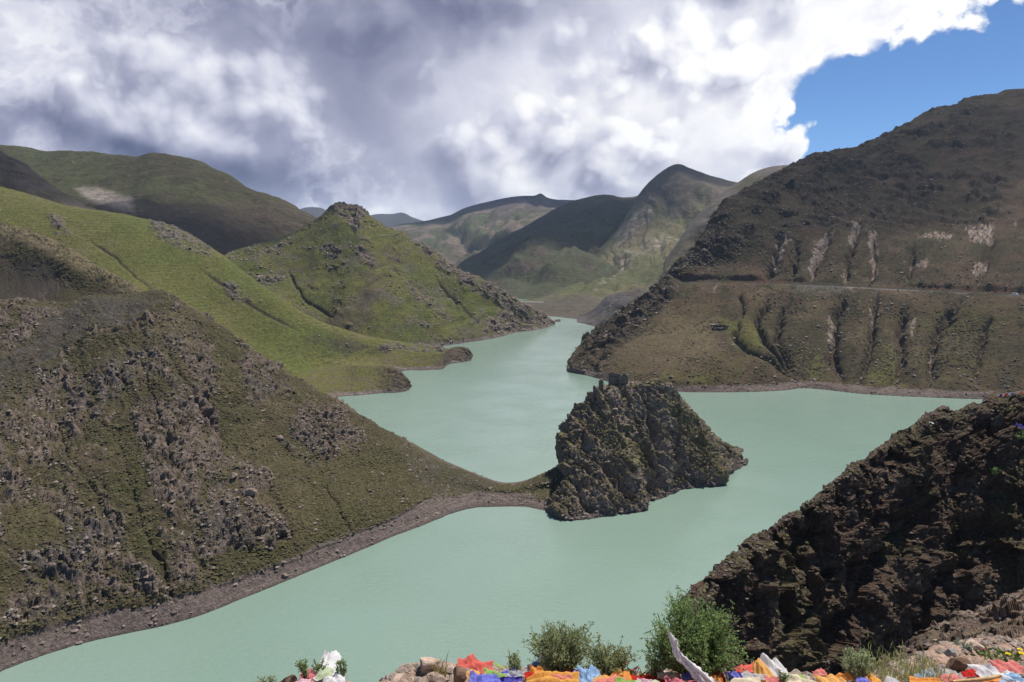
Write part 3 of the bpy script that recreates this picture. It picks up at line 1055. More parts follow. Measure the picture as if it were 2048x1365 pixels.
tK = row(auto([(-330, 120, 1000), (-150, 220, 1020), (0, 304, 1050), (40, 326, 1050), (80, 354, 1048), (120, 384, 1045), (165, 409, 1040), (240, 450, 1020)]))
bK = row(auto([(-330, 480, 900), (-150, 480, 900), (0, 480, 900), (40, 482, 900), (80, 484, 900), (120, 488, 900), (165, 492, 905), (240, 500, 915)]))
GK = loft([bK, between(bK, tK, 0.5, 4), tK, behind(tK, 70, 40), behind(tK, 170, 150)], 220, [50, 60, 6, 4], inframe())
terrain('hillside', GK, M_FAR, lambda c: 6 * fbm(c['P'] / 70, 4) + 2 * ridged(c['P'] / 30, 3),
        lambda c: lerp(DARK[None] * 1.3, OLIVE[None] * 0.6, sstep(fbm(c['P2'] / 30, 4), -0.3, 0.5)),
        'steep dark spur cutting in front of the broad hill', 'hillside', 'K')

# ------------------------------------------------------------------ far mountains
def mountain(key, topp, bott, nu, segs, label, colf, amp=(60, 25), sc=(900, 260), lift=0.0, mids=None, drop=(150, 500)):
    t = row(auto(topp))
    bq = row(bott)
    bq = (t[0], catmull(bq[0], bq[1], t[0]))
    rws = [bq]
    if mids:
        for mm in mids:
            q = row(mm)
            rws.append((t[0], catmull(q[0], q[1], t[0])))
    else:
        rws.append(between(bq, t, 0.5, lift))
    rws += [t, behind(t, drop[1] * 0.8, drop[0]), behind(t, drop[1] * 2, drop[1])]
    G = loft(rws, nu, segs)

    def disp(c):
        P = c['P']
        r = ridged(P / np.array([sc[1], sc[1] * 1.6, sc[1] * 1.4]), 5)
        c['r1'] = r
        rl = rills(P, -15, sc[1] * 0.9, sc[1] * 1.6, 2.0, 4)
        rl2 = rills(P, 20, sc[1] * 2.2, sc[1] * 3, 5.0, 3)
        cpx, cpy = project(t[1])
        below = c['py'] - np.interp(c['px'], cpx, cpy)
        hold = 0.12 + 0.88 * sstep(below, 2, 55)
        return hold * (amp[0] * fbm(P / sc[0], 3) + amp[1] * 0.7 * r + amp[1] * 1.5 * (rl - 0.5) + amp[1] * 2.2 * (rl2 - 0.5) + amp[1] * 0.2 * fbm(P / sc[1] * 6, 3)) * sstep(P[:, 2], 0, 60 if key != 'E4' else 26)
    return terrain('mountain', G, M_FAR, disp, colf, label, 'mountain', key)


mountain('E1', [(540, 470, 9000), (590, 425, 9000), (614, 416, 9000), (640, 417, 9000), (662, 428, 9000), (700, 442, 9000), (758, 430, 9000), (785, 430, 9000), (803, 427, 9000), (828, 437, 9000), (858, 446, 9000), (930, 450, 9000)],
         auto([(540, 520, 7000), (930, 520, 7000)]), 120, [20, 20, 4, 4], 'farthest blue mountains low on the horizon past the dark crag',
         lambda c: lerp(OLIVE[None] * 0.35, SOIL[None] * 0.4, sstep(fbm(c['P2'] / 400, 4), -0.3, 0.3)), (30, 20), (2000, 500))


def colE2(c):
    P, px, py = c['P2'], c['px'], c['py']
    f1, f2 = fbm(P / 600, 4, off=1.0), fbm(P / 120, 4, off=2.0)
    C = lerp(np.array([0.066, 0.070, 0.034])[None], OLIVE[None] * 0.7, sstep(f1 + f2, -0.3, 0.4))
    C = lerp(C, np.array([0.070, 0.052, 0.050])[None], sstep(P[:, 2] + 60 * f2, 230, 300) * 0.9)
    C = lerp(C, PINK[None] * 0.9, sstep(f2 + 0.4 * c['r1'], 0.25, 0.6) * 0.5)
    return C


mountain('E2', [(740, 470, 4700), (800, 452, 4800), (850, 445, 4900), (900, 434, 5000), (945, 418, 5000), (1000, 405, 5000), (1045, 396, 5000), (1072, 393, 5050), (1081, 389, 5050), (1095, 396, 5000), (1150, 402, 5000), (1230, 410, 5000)],
         auto([(740, 560, 3000), (900, 560, 3000), (1230, 560, 3000)]), 300, [50, 60, 5, 4], 'distant brown ridge with a tiny pointed summit above green foothills', colE2, (50, 60), (1200, 420))


def colE3(c):
    P, px, py = c['P2'], c['px'], c['py']
    f1, f2, f3 = fbm(P / 300, 4, off=1.0), fbm(P / 70, 4, off=2.0), fbm(P / 20, 3, off=4.0)
    C = lerp(np.array([0.056, 0.060, 0.030])[None], OLIVE[None] * 0.6, sstep(f1 + f2, -0.3, 0.4))
    C = lerp(C, np.array([0.08, 0.06, 0.055])[None], sstep(f2 + f3 * 0.5, 0.1, 0.5) * 0.7)
    return C


mountain('E3', [(900, 545, 2700), (925, 528, 2700), (965, 508, 2800), (1010, 480, 2900), (1060, 451, 3000), (1110, 421, 3100), (1150, 403, 3200), (1185, 395, 3250), (1215, 391, 3250), (1250, 397, 3250), (1300, 390, 3250), (1400, 400, 3250)],
         auto([(900, 640, 1500), (1060, 625, 1500), (1400, 600, 1700)]), 360, [70, 80, 5, 4], 'long shaded ridge falling to the head of the lake', colE3, (30, 38), (700, 230))


def colE4(c):
    P, px, py = c['P2'], c['px'], c['py']
    f1, f2, f3 = fbm(P / 260, 4, off=1.0), fbm(P / 60, 4, off=2.0), fbm(P / 16, 3, off=4.0)
    C = lerp(np.array([0.082, 0.086, 0.036])[None], np.array([0.112, 0.100, 0.054])[None], sstep(f1 + f2, -0.3, 0.4))
    up = sstep(-py + f2 * 25, -440, -390)
    C = lerp(C, np.array([0.10, 0.078, 0.066])[None], up * 0.75)
    st = in_poly(px + f2 * 12, py + f2 * 10, [(1255, 430), (1300, 385), (1310, 410), (1270, 470), (1230, 500), (1225, 480)], 8)
    st = np.maximum(st, in_poly(px + f2 * 12, py + f2 * 10, [(1330, 468), (1380, 462), (1310, 505), (1230, 560), (1190, 585), (1235, 535), (1290, 490)], 7))
    C = lerp(C, lerp(ROCK[None], PALE[None], sstep(f3, -0.1, 0.5)) * 0.9, st * sstep(f3 + f2, -0.4, 0.3) * 0.9)
    C = lerp(C, SOIL[None] * 0.9, sstep(f2 + 0.5 * f3, 0.15, 0.6) * 0.5)
    C = lerp(C, (0.5 * SOIL + 0.3 * GREY)[None], sstep(py + f2 * 18, 585, 612) * 0.8)
    C = lerp(C, DARK[None] * 1.3, sstep(-c['r1'] + f3 * 0.5, 0.1, 0.6) * 0.3)
    return C


mountain('E4', [(1010, 612, 1720), (1060, 600, 1800), (1130, 570, 1950), (1200, 500, 2300), (1240, 450, 2500), (1268, 405, 2650), (1284, 384, 2700), (1302, 364, 2720), (1326, 346, 2750), (1357, 332, 2750), (1382, 340, 2750), (1420, 354, 2740),
                (1470, 367, 2720), (1510, 372, 2700), (1600, 375, 2700)],
         auto([(1010, 632, Z0), (1060, 630, Z0), (1130, 636, Z0), (1200, 643, Z0), (1300, 643, Z0), (1600, 643, Z0)]), 460, [30, 60, 80, 5, 4], 'conical grassy mountain with a rounded summit at the head of the lake', colE4, (16, 24), (600, 170),
         mids=[auto([(1010, 610, 1500), (1060, 606, 1430), (1130, 606, 1420), (1200, 606, 1420), (1300, 605, 1420), (1600, 600, 1450)]),
               auto([(1010, 611, 1650), (1060, 602, 1680), (1130, 575, 1720), (1200, 548, 1800), (1300, 505, 1950), (1400, 470, 2050), (1600, 440, 2100)])])
mountain('E5', [(1330, 520, 1750), (1380, 450, 1800), (1430, 400, 1850), (1480, 364, 1900), (1512, 345, 1900), (1540, 336, 1900), (1590, 331, 1900), (1680, 315, 1900), (1800, 300, 1900)],
         auto([(1330, 600, 1350), (1380, 600, 1300), (1800, 600, 1300)]), 200, [50, 50, 5, 4], 'grey brown shoulder rising behind the big slope with the road',
         lambda c: lerp((0.5 * GREY + 0.5 * SOIL)[None], OLIVE[None], sstep(fbm(c['P2'] / 90, 4), -0.2, 0.4)), (14, 12), (400, 130))

mountain('E6', [(1110, 640, ('z', 0.5)), (1150, 633, 1270), (1185, 620, 1240), (1215, 592, 1215), (1240, 584, 1200), (1280, 583, 1180), (1318, 581, 1150), (1350, 560, 1130), (1420, 540, 1110)],
         auto([(1110, 644, Z0), (1150, 645, Z0), (1185, 652, Z0), (1240, 662, Z0), (1320, 670, Z0), (1420, 680, Z0)]), 200, [40, 50, 5, 4], 'dark rocky bank below the road at the head of the lake',
         lambda c: lerp(lerp(GREY[None] * 0.9, DARK[None] * 1.2, sstep(fbm(c['P2'] / 25, 4), -0.2, 0.3)), SOIL[None], sstep(fbm(c['P2'] / 40, 4, off=4.0), 0.0, 0.4) * 0.6), (4, 13), (200, 42), drop=(40, 120))

# ------------------------------------------------------------------ F: big right slope with the road
shoreF = [(1176, 681, Z0), (1192, 690, Z0), (1180, 700, Z0), (1158, 716, Z0), (1134, 741, Z0), (1180, 753, Z0), (1250, 772, Z0), (1340, 783, Z0), (1430, 785, Z0), (1520, 784, Z0), (1572, 781, Z0), (1605, 777, Z0), (1650, 780, Z0), (1720, 788, Z0),
          (1800, 793, Z0), (1900, 797, Z0), (1990, 800, Z0), (2150, 806, Z0), (2350, 812, Z0)]
roadF = [(1184, 678, ('z', 2)), (1200, 668, 945), (1218, 656, 935), (1250, 636, 915), (1300, 602, 890), (1340, 568, 872), (1375, 566.5, 866), (1430, 567, 858), (1500, 568.5, 845), (1570, 570.5, 832), (1610, 572, 824), (1640, 573, 818), (1690, 575, 808), (1750, 578, 795),
         (1820, 581.5, 779), (1900, 585.5, 760), (1980, 589.5, 738), (2150, 598, 695), (2350, 610, 650)]
crestF = [(1188, 676, ('z', 3)), (1206, 664, 948), (1226, 651, 938), (1262, 628, 920), (1312, 590, 898), (1352, 535, 900), (1392, 497, 925), (1428, 455, 960), (1440, 430, 985), (1462, 408, 1010), (1500, 384, 1050), (1540, 360, 1090), (1590, 333, 1130), (1640, 317, 1165),
          (1700, 299, 1195), (1790, 265, 1225), (1880, 222, 1250), (2048, 183, 1260), (2350, 150, 1280)]
NF = len(shoreF)
tF = list(np.linspace(0, 1, NF))
shF, rdF, crF = (row([(tF[i],) + q[i] for i in range(NF)]) for q in (shoreF, roadF, crestF))
rd_in = (rdF[0], rdF[1].copy())
cd = rdF[1][:, :2] / np.linalg.norm(rdF[1][:, :2], axis=1)[:, None]
wd = np.where(np.arange(NF) >= 5, 8.0, 0.8)
rd_in[1][:, :2] += cd * wd[:, None]
cutF = (rdF[0], rd_in[1].copy())
cutF[1][:, :2] += cd * (wd * 0.45)[:, None]
cutF[1][:, 2] += np.where(np.arange(NF) >= 5, 1.8, 0.4)
mF1 = between(shF, rdF, 0.5)
mF1[1][:, 2] += np.interp(np.arange(NF), [0, 4, 8, 12, 18], [0, 2, 4, 2, 4])
mF2 = between(cutF, crF, 0.5)
mF2[1][:, 2] += np.interp(np.arange(NF), [0, 5, 8, 12, 18], [0, 2, 5, 6, 6])
crB = behind(crF, 60, 0)
crB[1][:, 2] = np.maximum(crF[1][:, 2] * 0.93 - 4, -4)
crB2 = behind(crF, 220, 0)
crB2[1][:, 2] = crF[1][:, 2] * 0.5 - 10
GF = loft([under(shF, 8, -6), shF, mF1, rdF, rd_in, cutF, mF2, crF, crB, crB2], 640, [5, 85, 85, 4, 7, 75, 75, 6, 4], lambda t: np.where(t < 0.93, 1.0, 0.25))
F_GUL = [(4, 0.9, [(1482, 640), (1468, 668), (1500, 700), (1545, 720), (1590, 755), (1604, 770)]), (4, 1.0, [(1538, 590), (1516, 640), (1530, 680), (1560, 715), (1600, 760)]), (6, 1.0, [(1580, 590), (1562, 640), (1555, 680), (1580, 720), (1604, 765)]),
         (6, 1.0, [(1690, 585), (1675, 640), (1665, 690), (1672, 730), (1685, 770)]), (5, 0.9, [(1752, 590), (1748, 640), (1740, 700), (1722, 750), (1700, 775)]), (8, 0.9, [(1815, 615), (1800, 660), (1805, 710), (1800, 755), (1760, 780)]),
         (7, 1.0, [(1925, 595), (1885, 650), (1862, 700), (1870, 740), (1855, 780)]), (5, 0.7, [(1650, 700), (1668, 740), (1685, 765)]), (2, 0.6, [(1485, 595), (1486, 632)]), (5, 0.6, [(1980, 640), (1960, 700), (1950, 770)]),
         (4, 0.8, [(1562, 470), (1548, 520), (1535, 565)]), (5, 0.8, [(1662, 470), (1640, 520), (1620, 562)]), (4, 0.7, [(1720, 450), (1705, 500), (1690, 565)]), (4, 0.7, [(1745, 480), (1750, 530), (1740, 568)]), (5, 0.7, [(1985, 480), (1965, 540), (1950, 580)]),
         (4, 0.6, [(1830, 500), (1815, 560)]), (3, 0.5, [(1600, 480), (1585, 560)])]
F_PALE = [[(1640, 475), (1670, 470), (1650, 510), (1622, 562), (1612, 540)], [(1700, 450), (1725, 455), (1712, 495), (1695, 500)], [(1555, 480), (1585, 470), (1565, 520), (1548, 555), (1545, 510)], [(1735, 470), (1755, 475), (1760, 540), (1740, 560), (1742, 510)],
          [(1830, 480), (1900, 470), (1905, 490), (1850, 490)], [(1930, 460), (1990, 450), (1985, 490), (1945, 490)], [(1945, 530), (1980, 515), (1970, 550), (1945, 550)], [(1810, 530), (1860, 525), (1850, 545)], [(1686, 540), (1695, 540), (1690, 565), (1682, 565)],
          [(1738, 620), (1752, 615), (1750, 650), (1740, 650)], [(1425, 580), (1440, 570), (1432, 600)], [(1655, 630), (1670, 640), (1668, 690), (1655, 680)], [(1815, 650), (1830, 640), (1822, 680)], [(1860, 690), (1872, 690), (1872, 730), (1862, 720)], [(1700, 575), (1712, 580), (1705, 590)],
          [(2025, 440), (2035, 445), (2030, 470)]]


def dispF(c):
    P, px, py = c['P'], c['px'], c['py']
    wob = fbm(P / 14, 3) * 8
    nar, bro = gullies(px + wob, py + wob * 0.4, F_GUL)
    bench = in_poly(px, py, [(1330, 560)] + [(x, y - 9) for x, y, _ in roadF[6:]] + [(x, y + 4) for x, y, _ in roadF[:5:-1]], 3)
    upper = sstep(-py + fbm(P / 60, 3) * 30, -500, -440)
    up2 = in_poly(px, py, [(1330, 565), (1425, 440), (1560, 340), (2060, 170), (2060, 420), (1800, 420), (1600, 440), (1480, 500)], 30)
    rk = np.clip(np.maximum(upper * 0.7, up2) * sstep(fbm(P / 40, 4, off=6.0), -0.35, 0.2), 0, 1)
    lf = in_poly(px, py, [(1170, 660), (1300, 590), (1345, 560), (1350, 590), (1300, 640), (1250, 690), (1170, 705)], 10)
    hd = in_poly(px + wob, py + wob, [(1125, 735), (1180, 695), (1240, 700), (1200, 735), (1190, 760)], 10)
    rk = np.maximum(rk, np.maximum(1.0 * lf, 0.7 * hd))
    r1 = ridged(strata(P, 200, 0.6, 26, 10, 7), 4)
    blk = ridged(P / 38, 3, off=3.0)
    bd1 = beds(P, (0.75, -0.6, -0.25), (0.3, 0.5, 0.8), 16.0, 9.0)
    rl = rills(P, -40, 26, 90, 4.0)
    rl2 = rills(P, -40, 60, 200, 6.0, 2)
    d = 6 * fbm(P / 120, 4) + 0.9 * fbm(P / 14, 4) + rk * (1.6 * r1 + 2.6 * blk + 7.0 * bd1 + 5.0 * facet(P, 17.0, 17) + 1.8 * facet(P, 5.5, 19) + 0.8 * fbm(P / 5, 3)) - (5.5 * nar + 8.0 * bro) * (0.25 + 0.75 * sstep(P[:, 2], 4, 26)) + (3.2 * rl + 4.0 * rl2) * sstep(P[:, 2], 6, 25)
    nar = np.maximum(nar, 0.6 * (1 - sstep(rl, 0.05, 0.35)))
    c.update(rk=rk, r1=r1, nar=nar, bro=bro, bench=bench, blk=blk)
    return d * (0.1 + 0.9 * sstep(P[:, 2], -1, 6)) * (1 - 0.97 * bench)


def colF(c):
    P, px, py = c['P2'], c['px'], c['py']
    f1, f2, f3 = fbm(P / 70, 4, off=1.0), fbm(P / 18, 4, off=2.0), fbm(P / 4.5, 3, off=3.0)
    C = lerp((OLIVE * 0.66)[None], np.array([0.080, 0.054, 0.035])[None], sstep(f1 + 0.6 * f2, -0.25, 0.35))
    low = sstep(py, 575, 640)
    C = lerp(C, GRASS[None] * 0.72, sstep(f1 * 0.8 + f2 * 0.5, -0.1, 0.45) * low * 0.6)
    C = lerp(C, DRY[None] * 0.75, sstep(fbm(P / 40, 5, 0.6, off=12.0), 0.0, 0.4) * 0.45 * (1 - c['rk']))
    grn = np.zeros(len(px))
    for q in ([(1320, 750), (1400, 745), (1420, 768), (1330, 772)], [(1440, 640), (1520, 640), (1540, 700), (1470, 690)], [(1610, 740), (1640, 710), (1665, 760), (1620, 768)], [(1735, 740), (1780, 690), (1810, 770), (1730, 775)]):
        grn = np.maximum(grn, in_poly(px + f2 * 10, py + f2 * 6, q, 10))
    C = lerp(C, GRASS[None] * 1.0, grn * 0.8)
    tan = in_poly(px + f2 * 12, py + f2 * 8, [(1150, 730), (1230, 690), (1340, 640), (1420, 640), (1440, 700), (1380, 740), (1300, 760), (1190, 760)], 20)
    C = lerp(C, DRY[None] * 0.9, tan * 0.6)
    C = lerp(C, lerp(DARK[None] * 0.8, SOIL[None] * 0.55, sstep(c['r1'] * 0.6 + f3, -0.2, 0.7)), c['rk'] * 0.92)
    C = lerp(C, OLIVE[None] * 0.7, c['rk'] * sstep(f2 - f3 * 0.4, 0.05, 0.4) * 0.6)
    C = lerp(C, np.array([0.088, 0.056, 0.040])[None], c['nar'] * 0.85)
    C = lerp(C, LUSH[None] * 0.6, c['bro'] * sstep(f2 + f3, 0.0, 0.4) * 0.5)
    pal = np.zeros(len(px))
    for q in F_PALE:
        pal = np.maximum(pal, in_poly(px + f2 * 14, py + f3 * 8, q, 9))
    f4 = fbm(P / 2.2, 4, 0.65, off=31.0)
    C = lerp(C, lerp(PINK[None], PALE[None], sstep(f4, -0.2, 0.4)), sstep(pal + 0.7 * f4 + 0.3 * f3, 0.5, 0.95) * 0.9)
    C = lerp(C, ROCK[None], sstep(f3 + 0.4 * f2, 0.5, 0.85) * 0.5)
    ru = in_poly(px, py, [(1335, 540), (1360, 540), (1400, 566), (1340, 567)], 6)
    cut = in_poly(px, py, [(1340, 566)] + [(x, y - 11) for x, y, _ in roadF[6:]] + [(x, y - 2) for x, y, _ in roadF[:5:-1]], 3) * sstep(f1 + f2, -0.3, 0.3)
    C = lerp(C, RUST[None] * 0.7, np.clip(ru * 0.6 + cut * 0.8, 0, 0.85))
    spill = in_poly(px, py, [(1560, 572), (1700, 576), (1690, 595), (1600, 590)], 9)
    C = lerp(C, GREY[None] * 1.2, spill * 0.6 * sstep(f3, -0.4, 0.3))
    C, bm = beach(C, c, 4.6, 0.6, BEACH * 1.05)
    c['bm'] = bm
    return C * (0.92 + 0.06 * bm)[:, None] * np.array([1.04, 1.0, 0.94])


terrain('hillside', GF, M_MID, dispF, colF, 'huge gullied brown slope across the water with a road cut along it', 'hillside', 'F')

# ------------------------------------------------------------------ G: dark spur at the right
crG = chord([(1366, 1420, 66), (1362, 1300, 68), (1366, 1245, 71), (1382, 1195, 74), (1440, 1140, 78), (1500, 1085, 82), (1548, 1050, 86), (1620, 1005, 92), (1700, 935, 98), (1770, 893, 104), (1840, 845, 110), (1858, 832, 112), (1930, 818, 116), (1962, 812, 118),
             (1972, 798, 119), (2010, 792, 120), (2060, 784, 121), (2200, 770, 122), (2350, 760, 122)])
tG = [p[0] for p in crG]
crG = row(crG)
ft = [(1375, 1470, 64), (1385, 1460, 66), (1400, 1450, 68), (1420, 1440, 69), (1470, 1430, 71), (1530, 1420, 74), (1580, 1420, 77), (1640, 1420, 80), (1720, 1420, 84), (1790, 1410, 87), (1850, 1400, 90), (1880, 1390, 91), (1930, 1380, 92), (1970, 1370, 93), (1990, 1360, 93), (2030, 1350, 93), (2070, 1340, 93), (2200, 1330, 92), (2350, 1320, 92)]
ftG = row([(tG[i],) + ft[i] for i in range(len(tG))])
mG = between(ftG, crG, 0.5)
mG[1][:, 1] -= np.interp(np.arange(len(tG)), [0, 4, 11, 14, 18], [0, 0.5, 2, 7, 8])
bG1 = behind(crG, 10, 14)
bG2 = behind(crG, 60, 90)
GG = loft([ftG, mG, crG, bG1, bG2], 500, [110, 200, 10, 5], lambda t: np.where(t < tG[-3], 1.0, 0.15))
G_GUL = [(18, 1.0, [(1840, 990), (1790, 1080), (1740, 1180), (1700, 1300), (1690, 1400)]), (14, 0.9, [(1660, 1050), (1620, 1150), (1600, 1280), (1590, 1400)]), (16, 1.0, [(1960, 1000), (1930, 1100), (1860, 1200), (1830, 1330)]), (10, 0.8, [(1530, 1150), (1510, 1250), (1500, 1380)]),
         (12, 0.7, [(1970, 815), (1990, 850), (1960, 900)])]


def dispG(c):
    P, px, py = c['P'], c['px'], c['py']
    wob = fbm(P / 6, 4) * 70
    nar, bro = gullies(px + wob, py + wob * 0.6, G_GUL)
    r1 = ridged(strata(P, 150, 0.9, 4.5, 2.2, 1.6), 5, 0.62)
    blk = ridged(strata(P, 130, 1.0, 14, 7.0, 5.0), 4, off=5)
    bd1 = beds(P, (-0.2, -0.6, -0.8), (0.9, 0.2, -0.3), 5.0, 7.0)
    bd2 = beds(P, (-0.2, -0.6, -0.8), (0.5, 0.2, 0.8), 1.6, 8.0)
    d = 2.6 * fbm(P / 16, 4) + 0.2 * r1 + 0.5 * blk + 1.8 * bd1 + 0.7 * bd2 + 1.7 * facet(P, 4.2, 11) + 0.6 * facet(P, 1.3, 13) + 0.2 * facet(P, 0.5, 15) + 0.15 * fbm(P / 0.4, 2, 0.7) - 1.6 * nar - 2.0 * bro
    c.update(r1=r1, nar=nar)
    near = sstep(py - np.interp(px, [1380, 1550, 1700, 1858, 2060], [1195, 1050, 935, 832, 784]), 0, 40)
    return d * (0.35 + 0.65 * near)


def colG(c):
    P = c['P2']
    f1, f2, f3 = fbm(P / 12, 3, off=1.0), fbm(P / 3, 4, off=2.0), fbm(P / 0.7, 3, off=3.0)
    C = lerp(np.array([0.076, 0.050, 0.037])[None], np.array([0.155, 0.116, 0.090])[None], sstep(f2 + f3 * 0.6, -0.1, 0.7))
    C = lerp(C, OLIVE[None] * 1.25, sstep(f1 + 0.6 * f2 + 0.4 * f3 + 0.08 + sstep(c['px'], 1780, 1950) * 0.2 + 0.25 * (c['N2'][:, 2] - 0.6), 0.15, 0.55) * 0.75)
    C = lerp(C, PALE[None] * 0.7, sstep(f3 + 0.3 * f2, 0.5, 0.8) * 0.5)
    return C


terrain('hillside', GG, M_SPUR, dispG, colG, 'dark steep rocky spur dropping into the water beside the viewpoint', 'hillside', 'G')
# ------------------------------------------------------------------ viewpoint ledge and the knoll beside it
edge = row(auto([(-500, 1480, 5.6), (250, 1430, 5.8), (510, 1376, 6.0), (560, 1366, 6.0), (640, 1364, 6.0), (700, 1376, 6.0), (738, 1390, 6.0), (775, 1366, 6.0), (830, 1346, 6.2), (900, 1341, 6.2), (1000, 1346, 6.2), (1150, 1350, 6.2),
                 (1270, 1354, 6.2), (1400, 1353, 6.2), (1550, 1362, 6.2), (1690, 1360, 6.3), (1760, 1350, 6.5), (1830, 1330, 6.8), (1880, 1306, 7.2), (1940, 1288, 7.6), (2060, 1278, 7.8), (2400, 1255, 7.8)]))


def flatrow(r, y, z, sx=1.0):
    q = r[1].copy()
    q[:, 0] *= sx
    q[:, 1] = y
    q[:, 2] = z if not callable(z) else z(q)
    return (r[0], q)


e3 = edge[1]
rise = np.interp(edge[0], [-500, 1600, 1850, 2060, 2400], [0, 0, 0.12, 0.3, 0.5])
inner = (edge[0], e3.copy())
inner[1][:, 1] -= 0.9
inner[1][:, 2] -= rise * 0.9 - 0.06
near_ = flatrow(edge, 3.2, 117.05)
back_ = flatrow(edge, -3.0, 118.35)
GL = loft([back_, near_, inner, edge, behind(edge, 0.35, 0.55), behind(edge, 2.5, 7.0), behind(edge, 14, 34), behind(edge, 40, 75)], 620, [8, 30, 60, 14, 12, 8, 6],
          lambda t: np.where((t > 480) & (t < 2080), 1.0, 0.08))


def dispL(c):
    P = c['P']
    far = sstep(P[:, 1], 9, 20)
    return (0.10 * fbm(P / 0.9, 4) + 0.05 * ridged(P / 0.35, 4) + 0.012 * fbm(P / 0.05, 2)) * (1 - far) + far * 3 * fbm(P / 12, 3)


def colL(c):
    P = c['P2']
    f1, f2 = fbm(P / 0.6, 4, off=1.0), fbm(P / 0.09, 3, off=2.0)
    C = lerp(np.array([0.26, 0.19, 0.14])[None], np.array([0.33, 0.215, 0.165])[None], sstep(f1, -0.3, 0.3))
    C = lerp(C, np.array([0.13, 0.10, 0.075])[None], sstep(f2 + 0.3 * f1, 0.1, 0.5) * 0.7)
    C = lerp(C, OLIVE[None], sstep(f1 - 0.3 * f2, 0.15, 0.5) * 0.4)
    return C


terrain('ground', GL, M_LEDGE, dispL, colL, 'sandy stony ledge of the viewpoint strewn with cloth', 'ground', 'L')

crN = row(auto([(1700, 1400, 8.6), (1745, 1372, 8.8), (1790, 1334, 9.2), (1838, 1300, 9.6), (1872, 1266, 10.2), (1915, 1246, 10.8), (1960, 1236, 11.2), (2000, 1222, 11.6), (2060, 1196, 12.2), (2300, 1130, 12.6)]))
ftN = row([(t, t, y, d) for t, y, d in zip(crN[0], [1440, 1430, 1412, 1388, 1365, 1346, 1330, 1322, 1312, 1290], [7.2, 7.2, 7.3, 7.4, 7.5, 7.6, 7.7, 7.7, 7.8, 7.9])])
GN = loft([ftN, between(ftN, crN, 0.5, -0.05), crN, behind(crN, 1.5, 1.6), behind(crN, 9, 14)], 330, [60, 110, 8, 5], lambda t: np.where(t < 2080, 1.0, 0.1))
terrain('ground', GN, M_LEDGE, lambda c: 0.25 * fbm(c['P'] / 1.2, 4) + 0.12 * facet(c['P'], 0.6, 31) + 0.10 * facet(c['P'], 0.26, 33) + 0.10 * ridged(c['P'] / 0.55, 4, 0.6) + 0.02 * fbm(c['P'] / 0.07, 2),
        lambda c: lerp(lerp(np.array([0.095, 0.066, 0.050])[None], np.array([0.20, 0.15, 0.115])[None], sstep(fbm(c['P2'] / 0.25, 4), -0.2, 0.5)), OLIVE[None], sstep(fbm(c['P2'] / 0.7, 4, off=3), 0.05, 0.4) * 0.6),
        'crumbling brown rock knoll rising behind the ledge', 'ground', 'N')

# ------------------------------------------------------------------ scattered scrub and stones
M_SCRUB = attr_mat('scrub_leaf', scale=3.0, var=0.3, bump=0.0)
M_STONE = attr_mat('loose_stone', scale=1.5, var=0.25, bump=0.0)


def scatter(name, key, count, w, size, tone, tone2, label, cat, mat, stone=False, flat=0.6, seed=0):
    r = np.random.default_rng(seed + 100)
    s = SURF[key]
    front = np.sum(s['N'] * (np.array([0, 0, CAMZ]) - s['P']), 1) > 0
    vis = front & (s['px'] > -30) & (s['px'] < 2080) & (s['P'][:, 2] > 0.3) & (s['py'] < 1400)
    pw = np.clip(w(s), 0, None) * vis
    pw = pw / pw.sum()
    idx = r.choice(len(pw), count, p=pw)
    c = s['P'][idx] + r.normal(size=(count, 3)) * size[0] * 0.5 * np.array([1, 1, 0.2])
    sz = size[0] + (size[1] - size[0]) * r.random(count)**2.5
    if stone:
        base = np.array([(1, 0, 0), (0, 1, 0), (-1, 0, 0), (0, -1, 0), (0, 0, 1), (0, 0, -1)], float)
        tri = np.array([(0, 1, 4), (1, 2, 4), (2, 3, 4), (3, 0, 4), (1, 0, 5), (2, 1, 5), (3, 2, 5), (0, 3, 5)])
        lift_ = 0.15
    else:
        a = np.arange(6) * math.pi / 3
        base = np.concatenate([np.stack([np.cos(a), np.sin(a), np.full(6, -0.35)], 1), [[0, 0, 1.0]]])
        tri = np.array([(i, (i + 1) % 6, 6) for i in range(6)])
        lift_ = 0.2
    nb = len(base)
    th = r.random(count) * 6.28
    ct, st = np.cos(th), np.sin(th)
    B_ = base[None] * (1 + 0.45 * r.uniform(-1, 1, (count, nb, 1)))
    x = B_[:, :, 0] * ct[:, None] - B_[:, :, 1] * st[:, None]
    y = B_[:, :, 0] * st[:, None] + B_[:, :, 1] * ct[:, None]
    z = B_[:, :, 2] * flat + lift_
    if stone:
        x = x * r.uniform(0.6, 1.4, (count, 1))
    V = np.stack([x, y, z], 2) * sz[:, None, None] + c[:, None]
    T = tri[None] + (np.arange(count) * nb)[:, None, None]
    me = mesh_np(name, V.reshape(-1, 3), None, T.reshape(-1, 3), smooth=not stone)
    mixf = r.random((count, 1))
    C = (tone * (1 - mixf) + tone2 * mixf) * r.uniform(0.7, 1.25, (count, 1))
    set_col(me, np.repeat(C, nb, 0))
    return obj(name, me, mat, None, label, cat, None, 'stuff')


